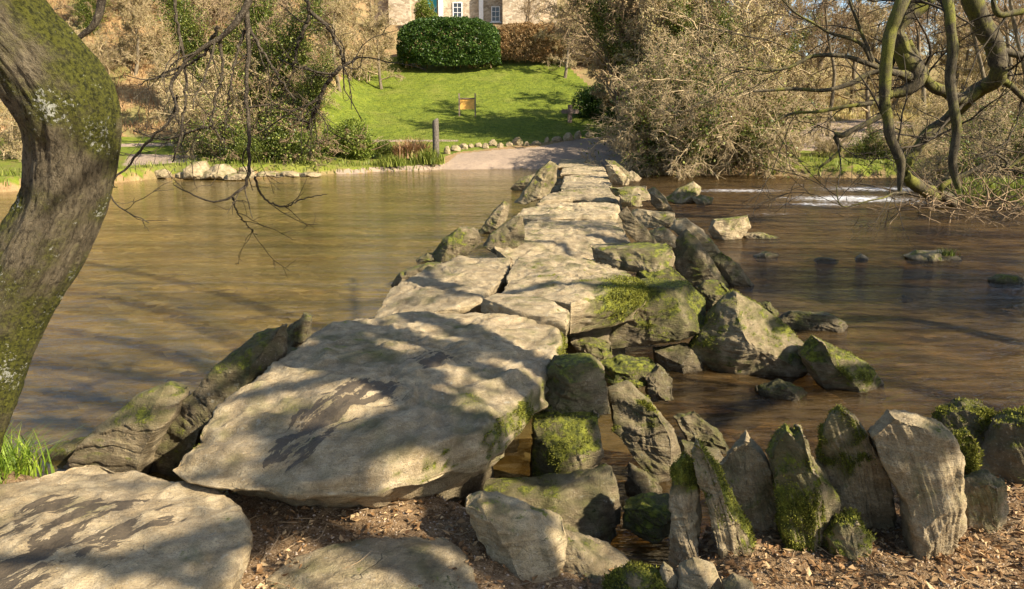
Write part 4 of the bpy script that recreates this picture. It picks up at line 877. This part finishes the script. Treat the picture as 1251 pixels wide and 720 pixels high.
cl = [(-70, 640, 62, 3.55), (-58, 580, 52, 3.55), (-45, 530, 46, 3.55), (-25, 480, 43, 3.55), (-1, 415, 42, 3.58), (22, 360, 46, 3.6), (50, 305, 49, 3.6), (74, 255, 48, 3.6), (84, 210, 50, 3.58), (88, 165, 54, 3.55), (78, 122, 60, 3.5), (48, 80, 58, 3.45), (12, 40, 56, 3.4), (-25, -5, 56, 3.35), (-70, -80, 52, 3.3), (-90, -190, 46, 3.3), (-60, -330, 40, 3.4), (-20, -480, 32, 3.5)]
pth, rd = limb_px(cl, 420, 3.5); rd = rd*.91; ns = 150
T = nrm(np.gradient(pth, axis=0)); A = nrm(np.cross(T, [0, 1, 0])); Bv = np.cross(T, A); aa = np.linspace(0, 2*PI, ns, endpoint=False)
ringd = A[:, None]*np.cos(aa)[None, :, None]+Bv[:, None]*np.sin(aa)[None, :, None]
V = (pth[:, None]+ringd*rd[:, None, None]).reshape(-1, 3); N = ringd.reshape(-1, 3)
arc = np.repeat(np.linspace(0, 6, 420), ns); ca, sa = np.tile(np.cos(aa), 420), np.tile(np.sin(aa), 420)
q = np.stack([ca*3.2, sa*3.2, arc*1.1], -1)
rid = 1-np.abs(pnoise(q*1.9+fbm(q*1.1, 2)[:, None]*.8)); dsp = .012*(rid-.6)+.020*fbm(q*.55, 3)+.011*(1-np.abs(pnoise(q*np.array([7, 7, 2.6]))))+.006*fbm(q*7, 3)
bul = np.exp(-((arc-3.35)/.35)**2)*np.clip(ca, 0, 1)*.0
V = V+N*(dsp+bul)[:, None]; pu, pv = project(V)
mo = .50+.45*sstep(.0, .9, N[:, 2])+.35*sstep(.3, 1, N[:, 0])*sstep(260, 60, pv)-.25+.35*sstep(300, 480, pv)*sstep(-.2, .8, N[:, 0])
rt = thing('leaning_tree', 'leaning mossy tree with lichen patches and curved trunk at the left edge', 'tree', (pth[0][0], pth[0][1], -.5)); rl = np.array(rt.location)
add_obj('trunk', make_mesh('trunk', V-rl, [grid_faces(420, ns)], BARK_L, dict(moss=mo, tx=ca*.2, ty=sa*.2, tz=arc*.62)), rt)
# its limb arches out of frame overhead and lets the hanging twigs down
def pxl(z, rows, sc=2.4, ox=0, oy=0): return [(ox+a/sc, oy+b/sc, c) for a, b, c in rows]
ar, rr = limb_px([(-60, -330, 26, 3.4), (60, -330, 20, 3.6), (180, -260, 15, 3.9), (300, -150, 9, 4.2), (306, -40, 5, 4.3), (304, 0, 4.2, 4.3)], 60, 4.2)
V, Fc = tubes([(ar[None], rr[None])], 10); add_obj('branch', make_mesh('overhead_limb', V-rl, [Fc], TWIG_D, dict(moss=np.zeros(len(V)))), rt)
ar, rr = limb_px([(60, -330, 14, 3.6), (150, -150, 8, 3.9), (128, -20, 5, 4.2), (118, 25, 4.2, 4.2), (98, 45, 3, 4.2), (78, 60, 2, 4.2)], 60, 4.2)
V, Fc = tubes([(ar[None], rr[None])], 8); add_obj('branch', make_mesh('short_limb', V-rl, [Fc], TWIG_D, dict(moss=np.zeros(len(V)))), rt)
hang = [[(730, -20, 4.2), (715, 45, 4), (680, 90, 3.2), (610, 140, 2.6), (555, 185, 2.2), (520, 260, 1.8), (542, 330, 1.6), (470, 410, 1.5), (420, 470, 1.3), (368, 535, 1.2), (366, 570, 1), (420, 610, .8), (480, 640, .6)],
    [(722, 30, 3.4), (735, 150, 2.6), (728, 250, 2.4), (742, 380, 2.3), (747, 520, 2), (715, 560, 1.5), (680, 582, 1.3), (620, 575, 1.1), (550, 540, .7)],
    [(722, 60, 2.2), (780, 160, 1.5), (830, 230, 1.2), (885, 300, .8)], [(716, 90, 2), (690, 200, 1.4), (682, 280, 1), (676, 380, .7)],
    [(510, -20, 2), (525, 90, 1.8), (547, 200, 1.7), (545, 340, 1.5), (512, 480, 1)], [(646, 110, 2), (650, 220, 1.7), (625, 310, 1.5), (622, 370, 1.3), (655, 420, .9)],
    [(895, -10, 2.6), (905, 40, 2), (870, 130, 1.7), (850, 215, 1)], [(903, 30, 2.4), (960, 80, 2.2), (992, 150, 2), (1000, 190, 2), (1040, 160, 1.5)], [(1000, 195, 2.6), (955, 240, 2.4), (920, 310, 2.2), (880, 380, 1.4)],
    [(622, 370, 1.5), (540, 390, 1.3), (460, 410, 1.1), (340, 385, .7)], [(747, 520, 1.6), (762, 580, 1.3), (812, 612, 1.1), (870, 592, .8), (930, 580, .5)], [(680, 580, 1), (680, 640, .8), (705, 710, .5)],
    [(640, 80, 2), (560, 170, 1.6), (440, 205, 1.2), (330, 240, .7)], [(520, 280, 1.5), (490, 340, 1.2), (500, 400, 1), (455, 420, .8), (400, 420, .5)]]
HP = [limb_px([(a/2.4, b/2.4, c) for a, b, c in r], 40, 4.3) for r in hang]
paths = np.stack([h[0] for h in HP]); rads = np.stack([h[1] for h in HP])
paths[:, :, 1] += np.linspace(-.2, .35, len(HP))[:, None]*np.linspace(0, 1, 40)[None]
wl = np.linspace(0, 1, 40); paths += (rg.normal(size=(len(HP), 40, 3))*.004)
tw = spawn((paths, rads), 7, .3, 8, .16, (0, 0, -.05), rg, .1, .8, .5, .0022, .45, lmul=.38)
tw2 = spawn(tw, 3, .4, 6, .2, (0, 0, -.03), rg, .2, .8, .7, .0016, .6)
V1, F1 = tubes([(paths, rads)], 8); V2, F2 = tubes([tw, tw2], 4)
add_obj('hanging_twigs', make_mesh('hanging_twigs', np.vstack([V1, V2])-rl, [np.vstack([F1, F2+len(V1)])], TWIG_D, dict(moss=np.zeros(len(V1)+len(V2)))), rt)

# ------------------------------------------------------------------ mossy tree, right bank
Z = lambda rows, d=22: [(800+a/2.4, b/2.4, c, e) for a, b, c, e in [(r[0], r[1], r[2], r[3] if len(r) > 3 else d) for r in rows]]
big = [[(930, 640, 9, 24), (860, 590, 8, 23), (800, 560, 7, 22), (730, 510, 6.5, 21.5), (760, 450, 6, 21.5), (800, 392, 5.5, 21.5), (860, 350, 6, 21.5), (920, 290, 8, 21), (965, 255, 8.5, 20.5), (1010, 222, 9, 20), (1005, 150, 9.5, 20), (962, 80, 10, 20), (930, 0, 10, 20), (900, -150, 11, 20)],
    [(715, 560, 2.5, 18), (718, 480, 5.5, 18), (688, 400, 6, 18), (680, 300, 6, 18), (674, 200, 6.5, 18), (690, 100, 7, 18), (725, 0, 8, 18), (780, -140, 9, 19)],
    [(890, 556, 3.5, 17.5), (872, 470, 5, 17.5), (880, 370, 5.5, 17.5), (870, 260, 5.5, 17.5), (876, 150, 6, 17.5), (868, 60, 6, 17.5), (855, -40, 6.5, 18), (850, -140, 7, 19)],
    [(850, -60, 10, 19.5), (780, 15, 10, 19.5), (704, 85, 10, 19.5), (733, 165, 11, 19.5), (765, 215, 12, 19.5), (740, 258, 8, 19.5), (690, 282, 5, 19.5), (600, 310, 2.6, 19), (480, 326, 2, 19), (400, 332, 1.5, 19), (330, 370, 1, 19)],
    [(965, 255, 6, 20.5), (900, 285, 7, 20.3), (850, 270, 6, 20), (800, 240, 6, 19.8), (775, 180, 5, 19.6), (740, 120, 4, 19.6)],
    [(750, 225, 7, 19.5), (690, 205, 3.4, 19), (640, 212, 3.2, 19), (570, 246, 2.8, 19), (480, 262, 2.4, 19), (380, 258, 2, 19), (290, 270, 1.2, 19)],
    [(720, 215, 4, 19.5), (640, 192, 3, 19), (560, 165, 2.6, 19), (470, 160, 2.2, 19), (400, 200, 1.8, 19), (330, 210, 1.5, 19), (240, 198, 1, 19)],
    [(690, 320, 3.4, 19), (600, 368, 3.2, 19), (552, 396, 3.4, 19), (528, 398, 3, 19), (542, 440, 2.4, 19), (478, 492, 1.4, 19)],
    [(1010, 225, 4, 20), (1060, 262, 3.5, 20), (1110, 330, 2.5, 20)], [(1003, 145, 5, 20), (1060, 160, 4, 20), (1120, 190, 3, 20)],
    [(930, 640, 6, 24), (880, 600, 5, 23), (840, 560, 4, 22), (900, 520, 3, 22), (960, 480, 2, 22)], [(735, 562, 1.6, 20), (650, 586, 1, 19), (575, 605, .8, 19), (545, 600, .7, 19), (528, 540, .5, 19)],
    [(640, 180, 2.6, 19), (610, 120, 2, 19), (590, 50, 1.6, 19), (560, -20, 1.4, 19)], [(640, 190, 2.4, 19), (600, 130, 2, 19), (520, 100, 1.7, 19), (440, 60, 1.3, 19), (370, 0, 1, 19)],
    [(1082, 40, 4, 19), (1020, 45, 3.4, 19), (995, 20, 3, 19), (990, -30, 3, 19)], [(1140, 420, 2, 20), (1040, 490, 2, 20), (1030, 470, 1.6, 20), (960, 440, 1.2, 20)]]
GP = [limb_px(Z(r), 60, 20) for r in big]
paths = np.stack([g[0] for g in GP]); rads = np.stack([g[1] for g in GP])
q = paths.reshape(-1, 3); paths = paths+(.06*np.stack([pnoise(q*1.3+k*7) for k in range(3)], -1)).reshape(paths.shape)*1.2
rads = rads*(1+.18*pnoise(q*3).reshape(rads.shape))
rt2 = thing('mossy_tree', 'mossy dark tree with thick twisted limbs hanging over the river at the right', 'tree', tuple(atz(1175, 262, -.7))); rl2 = np.array(rt2.location)
V, Fc = tubes([(paths[:1], rads[:1]*1.1)], 14); add_obj('trunk', make_mesh('twisted_trunk', V-rl2, [Fc], BARK_R, dict(moss=np.full(len(V), .15))), rt2)
for k in range(1, len(GP)):
    V, Fc = tubes([(paths[k:k+1], rads[k:k+1])], 10); add_obj('limb', make_mesh('limb', V-rl2, [Fc], BARK_R, dict(moss=np.full(len(V), .1))), rt2)
a1 = spawn((paths, rads), 5, .25, 9, .16, (-.05, 0, -.01), rg, .1, .8, .32, .010, .35, lmul=2.4)
a2 = spawn(a1, 6, .5, 7, .18, (0, 0, .0), rg, .1, .8, .6, .007, .5)
a3 = spawn(a2, 3, .5, 5, .18, (0, 0, .0), rg, .1, .8, .7, .005, .6)
V, Fc = tubes([a1, a2, a3], 4); add_obj('crown', make_mesh('mossy_crown', V-rl2, [Fc], TWIG_D, dict(moss=np.full(len(V), .15))), rt2)
# tangle of roots and brash at its foot, one loose pile
p0 = atz(1185, 262, -.7); n = 75
st = p0+np.c_[rg.normal(size=n)*1.1+.6, rg.normal(size=n)*.6+.3, rg.uniform(0, .4, n)]
L = walk(st, np.c_[rg.normal(size=(n, 2)), rg.uniform(-.1, .9, n)], rg.uniform(.6, 2.2, n), np.full(n, .018), np.full(n, .007), 9, .22, (0, 0, -.05), rg)
L2 = spawn(L, 3, .5, 6, .2, (0, 0, 0), rg, .1, .8, .6, .008)
V, Fc = tubes([L, L2], 4); o = add_obj('brushwood_pile', make_mesh('brushwood_pile', V-p0, [Fc], TWIG_B, dict(moss=np.zeros(len(V)))), None, p0); tag(o, 'tangled pale brushwood caught round the mossy tree foot', 'brushwood')

# ------------------------------------------------------------------ trees out of frame that throw the dappled shade
SUN_AZ, SUN_EL = math.radians(-32), math.radians(36)     # azimuth measured from +X towards +Y
SUND = np.array([math.cos(SUN_EL)*math.cos(SUN_AZ), math.cos(SUN_EL)*math.sin(SUN_AZ), math.sin(SUN_EL)])
def shade_tree(label, base, h, seed, lim, r=.2, twn=9, tl=1.2, **kw):
    g = np.random.RandomState(seed); t = thing('overhanging_tree', label, 'tree', base)
    st = np.zeros((1, 3)); L0 = walk(st, np.array([[.05, .05, 1.0]]), np.array([h*1.0]), np.array([r]), np.array([r*.35]), 20, .06, (0, 0, .05), g)
    add = [L0]; b = np.array(base)
    P2, R2 = [], []
    for rows in lim:
        S = spline([[*(np.array(q[:3])-b), q[3]] for q in rows], 30); P2.append(S[:, :3]); R2.append(S[:, 3])
    V, Fc = tubes([L0], 12); add_obj('trunk', make_mesh('trunk', V, [Fc], BARK_R, dict(moss=np.zeros(len(V)))), t)
    if P2:
        LL = (np.stack(P2), np.stack(R2)); V, Fc = tubes([LL], 10)
        for k in range(len(P2)):
            Vk, Fk = tubes([(LL[0][k:k+1], LL[1][k:k+1])], 10); add_obj('limb', make_mesh('limb', Vk, [Fk], BARK_R, dict(moss=np.zeros(len(Vk)))), t)
        a = spawn(LL, twn, .3, 9, .15, (0, 0, .02), g, .1, .8, .35, .012, .4, lmul=tl); a2 = spawn(a, 4, .5, 6, .18, (0, 0, 0), g, .1, .8, .6, .008, .5)
        V, Fc = tubes([a, a2], 4); add_obj('crown', make_mesh('crown', V, [Fc], TWIG_D, dict(moss=np.zeros(len(V)))), t)
    return t
def S(u, v, z, t, r): p = atz(u, v, z)+SUND*t; return (p[0], p[1], p[2], r)

# ------------------------------------------------------------------ house, post, signs
def box(V, F_, c, s):
    o = len(V); x, y, z = np.array(s)/2
    V += [(c[0]+a*x, c[1]+b*y, c[2]+d*z) for a, b, d in [(-1, -1, -1), (1, -1, -1), (1, 1, -1), (-1, 1, -1), (-1, -1, 1), (1, -1, 1), (1, 1, 1), (-1, 1, 1)]]
    F_ += [tuple(o+i for i in f) for f in [(0, 3, 2, 1), (4, 5, 6, 7), (0, 1, 5, 4), (1, 2, 6, 5), (2, 3, 7, 6), (3, 0, 4, 7)]]
def boxes(name, L, mat, parent=None, loc=(0, 0, 0)):
    V, F_ = [], []
    for c, s in L: box(V, F_, c, s)
    return add_obj(name, make_mesh(name, V, [F_], mat, {}, False), parent, loc)
def mat_masonry():
    t = NT('rubble_stone'); p = t.pos(); q = t.n('VectorMath', _operation='ADD', i0=t.mapping(p, (1, 1, 2.0)), i1=t.n('TexNoise', Vector=p, Scale=2.0).outputs['Color']).outputs[0]
    v = t.n('TexVoronoi', Vector=q, Scale=2.6); e = t.n('TexVoronoi', Vector=q, Scale=2.6, _feature='DISTANCE_TO_EDGE').outputs['Distance']
    cc = t.n('SeparateColor', Color=v.outputs['Color']).outputs[0]
    c = t.ramp(cc, [(0, (.26, .20, .13)), (.5, (.42, .33, .22)), (1, (.55, .46, .33))]); c = t.mix(t.mr(e, 0, .05, .8, 0), c, (.30, .27, .22))
    return t.done(t.bsdf(c, .9, t.bump(e, .6, .05), .2))
STONE = mat_masonry(); WHITE = mat_plain('white_paint', (.78, .77, .73), .5, .08, 3); SLATE = mat_plain('roof_slate', (.12, .12, .13), .6, .3, 4)
GLASS = NT('window_glass'); GLASS = GLASS.done(GLASS.bsdf((.03, .035, .04), .08, None, .6)); TEAL = mat_plain('teal_paint', (.03, .28, .34), .5, .1)
WOODO = mat_plain('varnished_board', (.80, .42, .09), .5, .2, 20); WOODG = mat_plain('weathered_wood', (.20, .15, .11), .85, .35, 12); WOODP = mat_plain('pale_wood', (.42, .35, .30), .8, .25, 12)
hx, hy = (573-625.5)/F*92, 90.0; hb = gz(hx, 88)-1.0
H = thing('stone_house', 'rubble stone house with white windows above the hedges', 'house', (hx, hy, hb))
W, D, Ht = 21.0, 8.0, 8.6
boxes('wall', [((0, D/2, Ht/2), (W, D, Ht))], STONE, H)
boxes('bay', [((-7.4, -.5, 4.3), (2.4, 1.6, 8.6))], STONE, H)
boxes('gable_wall', [((6.4, -1.2, 3.6), (4.2, 2.4, 7.2))], STONE, H)
V = [(-W/2-.4, -.5, Ht-.02), (W/2+.4, -.5, Ht-.02), (W/2+.4, D+.5, Ht-.02), (-W/2-.4, D+.5, Ht-.02), (-W/2-.4, D/2, Ht+3.4), (W/2+.4, D/2, Ht+3.4)]
rf = add_obj('roof', make_mesh('roof', V, [[(0, 1, 5, 4), (2, 3, 4, 5), (3, 2, 1, 0)], [(1, 2, 5), (3, 0, 4)]], SLATE, {}, False), H)
for cx in (-9.6, 0, 9.6): boxes('chimney', [((cx, D/2, Ht+3.2), (1.2, .9, 2.6)), ((cx, D/2, Ht+4.6), (1.4, 1.1, .2))], STONE, rf)
def window(cx, cz, w, h, y, nx_=2, nz_=3, fr=.10):
    f = [((cx-w/2+fr/2, y-.05, cz), (fr, .1, h)), ((cx+w/2-fr/2, y-.05, cz), (fr, .1, h)), ((cx, y-.05, cz+h/2-fr/2), (w-2*fr, .1, fr)), ((cx, y-.05, cz-h/2+fr/2), (w-2*fr, .1, fr))]
    for k in range(1, nx_): f.append(((cx-w/2+w*k/nx_, y-.04, cz), (.05, .06, h-2*fr)))
    for k in range(1, nz_): f.append(((cx, y-.035, cz-h/2+h*k/nz_), (w-2*fr, .05, .05)))
    win = boxes('window', f, WHITE, H)
    boxes('pane', [((cx, y-.01, cz), (w-.04, .02, h-.04))], GLASS, win); boxes('sill', [((cx, y-.08, cz-h/2-.07), (w+.3, .22, .12))], WHITE, win)
px2x = lambda u: (u-625.5)/F*(90*CP-(14-CH)*SP)-hx
zz = lambda v: CH+(90)*(-SP-(v-360)/F*CP)/(CP-(v-360)/F*SP)-hb
for u, v0, v1, w, y in ((488, -6, 15, 1.0, 0), (559, 3, 22, 1.1, 0), (605.5, 8, 27, 1.0, 0), (650, -2, 16, 1.0, -2.4 if False else 0)):
    window(px2x(u), (zz(v0)+zz(v1))/2, w, abs(zz(v0)-zz(v1)), y)
for x in (-8.6, -4.4, 0, 3.4, 9.2): window(x, 7.1, 1.1, 1.7, 0)
dr_ = boxes('door', [((px2x(528), -.04, zz(12)), (1.1, .08, 2.2))], TEAL, H); boxes('handle', [((px2x(528)+.42, -.12, zz(12)), (.06, .08, .2))], GLASS, dr_)
for u in (539, 588): boxes('pillar', [((px2x(u), -.35, zz(6)), (.5, .5, 3.4))], WHITE, H)
gx0 = px2x(624); boxes('porch', [((gx0-.7, -1.6, zz(24)), (.14, .14, 2.0)), ((gx0+.7, -1.6, zz(24)), (.14, .14, 2.0)), ((gx0, -1.6, zz(24)+1.07), (1.54, .16, .14)), ((gx0, -1.6, zz(24)-.93), (1.26, .12, .14))], WOODP, H)
# wooden post
p = ground_at(533, 197, 36, 60); n = 12; a = np.arange(n)*2*PI/n; hh = 2.35; lv = [(-.4, .20), (.3, .19), (1.2, .185), (2.15, .18), (hh-.05, .17), (hh, .12)]
V = [(r_*math.cos(t)*(1+.06*math.sin(3*t)), r_*math.sin(t), z+(.06*math.cos(t) if z > 2 else 0)) for z, r_ in lv for t in a]+[(0, 0, hh)]
Fc = grid_faces(len(lv), n); top = [((len(lv)-1)*n+j, (len(lv)-1)*n+(j+1) % n, len(V)-1) for j in range(n)]
tag(add_obj('wooden_post', make_mesh('wooden_post', V, [Fc, top], mat_bark('post_wood', (.06, .05, .04), (.18, .15, .12), -.2, 0, 1), dict(moss=np.zeros(len(V)))), None, p), 'dark round wooden post standing at the gravel beach', 'post')
# notice board: two legs carry an orange plank
p = ground_at(571, 143, 45, 80); s = p[1]/F
nb = thing('notice_board', 'small orange wooden notice board on two legs on the lawn', 'sign', p)
wd_, hg = 17*s, 12*s
boxes('board', [((0, 0, .55+hg/2), (wd_, .05, hg))], WOODO, nb); boxes('ledge', [((0, -.01, .55+hg+.035), (wd_+.12, .14, .07))], WOODG, nb)
for x in (-1, 1): boxes('leg', [((x*(wd_/2+.06), 0, .5+hg/2-.1), (.10, .10, 1.1+hg))], WOODG, nb)
# finger post with crossing arms
p = ground_at(696, 150, 45, 80); s = p[1]/F
fp = thing('finger_post', 'low weathered cross-shaped signpost in front of the dark bush', 'signpost', p, .1)
WOODS = mat_plain('sign_wood', (.24, .17, .13), .85, .3, 12); boxes('post', [((0, 0, .4), (.30, .16, 1.7))], WOODS, fp)
def arm(sgn):
    L = 11*s; h = .30
    pr = [(0, -h/2), (L*.85, -h/2), (L, 0), (L*.85, h/2), (0, h/2)]
    V = [(sgn*x, yy, z+.78) for yy in (-.16, -.085) for x, z in pr]; m = 5
    Q = [[i, (i+1) % m, m+(i+1) % m, m+i] for i in range(m)]
    add_obj('arm', make_mesh('arm', V, [Q, [[0, 1, 2, 3, 4][::-1], [5, 6, 7, 8, 9]]], WOODS, {}, False), fp)
arm(-1); arm(1)


T8 = 8.5
limbs = [
 [S(900, 760, -.4, 7.5, .20), S(760, 620, 0, 8, .16), S(640, 540, 0, T8, .13), S(500, 530, 0, 9, .10), S(360, 560, 0, 9, .06)],
 [S(900, 560, -.4, 8, .16), S(700, 440, 0, T8, .15), S(590, 420, 0, 9, .12), S(470, 450, 0, 9, .10), S(300, 480, 0, 9.5, .05)],
 [S(800, 640, -.4, 8, .10), S(560, 500, 0, T8, .14), S(420, 560, 0, 9, .13), S(330, 640, -.3, 9, .12), S(120, 700, -.25, 9, .08)],
 [S(400, 760, -.25, 9, .07), S(250, 710, -.25, 9, .06), S(120, 690, -.25, 9, .05), S(-80, 680, -.25, 9, .04)],
 [S(900, 380, -.9, 9, .12), S(770, 350, 0, 9, .10), S(680, 345, 0, 9.5, .08), S(560, 350, 0, 10, .06), S(430, 340, -.9, 10, .04)],
 [S(860, 330, -.9, 10, .10), S(760, 300, 0, 10, .06), S(690, 290, 0, 10, .05), S(620, 292, 0, 10, .04)],
 [S(600, 620, -.9, 9, .14), S(350, 500, -.9, 9.5, .12), S(200, 430, -.9, 10, .12), S(60, 400, -.9, 10, .10)],
 [S(560, 560, -.9, 9, .16), S(330, 440, -.9, 9.5, .16), S(200, 380, -.9, 10, .14), S(60, 350, -.9, 10, .12)],
 [S(400, 640, -.9, 9, .16), S(260, 470, -.9, 9.5, .15), S(150, 460, -.9, 10, .14), S(20, 440, -.9, 10, .10)],
 [S(450, 420, -.9, 9, .14), S(330, 380, -.9, 9.5, .13), S(240, 350, -.9, 10, .12), S(100, 320, -.9, 10, .10)],
 [S(380, 560, -.9, 9, .14), S(240, 520, -.9, 9.5, .15), S(160, 500, -.9, 10, .14), S(60, 480, -.9, 10, .10)],
 [S(500, 700, -.9, 9, .14), S(300, 560, -.9, 9.5, .12), S(130, 520, -.9, 10, .12), S(-60, 520, -.9, 10, .08)],
 [S(1150, 640, -.5, 8, .12), S(1020, 600, -.5, 8, .09), S(920, 620, -.5, 8, .07), S(830, 660, -.5, 8, .05)],
 [S(1250, 520, -.9, 9, .14), S(1100, 470, -.9, 9, .12), S(960, 480, -.9, 9, .10), S(860, 520, -.9, 9, .08)],
 [S(1250, 420, -.9, 9.5, .14), S(1100, 390, -.9, 9.5, .12), S(980, 400, -.9, 9.5, .10), S(860, 440, -.9, 9.5, .08)]]
shade_tree('big bare riverside tree standing behind the viewer, its limbs shading the slabs', (5.6, -2.2, -.5), 9.5, 3, limbs, .28, 9, 1.2)
for k, (x, y, s, kd, lb) in enumerate([(13.5, 7.5, 1.0, 'ivyt', 'ivy-clad tree on the right bank nearest the viewer'), (17.5, 11, .9, 'bare2', 'forked bare tree on the right bank downstream'), (18, 4.5, 1.2, 'ivyt', 'ivy-clad tree on the right bank behind the viewer')]):
    put(kd, 0, y, lb, 'tree', s, k*1.3, None, 'tree', x=x)

# ------------------------------------------------------------------ light, sky, camera
sc = bpy.context.scene
w = bpy.data.worlds.new('World'); sc.world = w; w.use_nodes = True; nt = w.node_tree
bg = nt.nodes['Background']; sky = nt.nodes.new('ShaderNodeTexSky'); sky.sky_type = 'NISHITA'; sky.sun_disc = False
sky.sun_elevation = SUN_EL; sky.sun_rotation = math.atan2(SUND[0], SUND[1]); nt.links.new(sky.outputs[0], bg.inputs[0]); bg.inputs[1].default_value = .08
l = bpy.data.lights.new('sun', 'SUN'); l.energy = 4.6; l.angle = math.radians(.55); l.color = (1, .89, .72)
so = bpy.data.objects.new('sun', l); COL.objects.link(so); so.location = SUND*40
from mathutils import Vector
so.rotation_euler = Vector(SUND).to_track_quat('Z', 'Y').to_euler()
cam = bpy.data.cameras.new('camera'); co = bpy.data.objects.new('camera', cam); COL.objects.link(co)
cam.sensor_width = 36; cam.lens = F/1251*36; cam.clip_end = 1000; cam.clip_start = .05
co.location = (0, 0, CH); co.rotation_euler = (PI/2-PT, 0, 0); sc.camera = co
sc.view_settings.view_transform = 'Standard'; sc.view_settings.look = 'None'; sc.view_settings.exposure = 1.38; sc.view_settings.gamma = 1
sc.cycles.max_bounces = 6; sc.cycles.transparent_max_bounces = 16; sc.cycles.caustics_reflective = False; sc.cycles.caustics_refractive = False
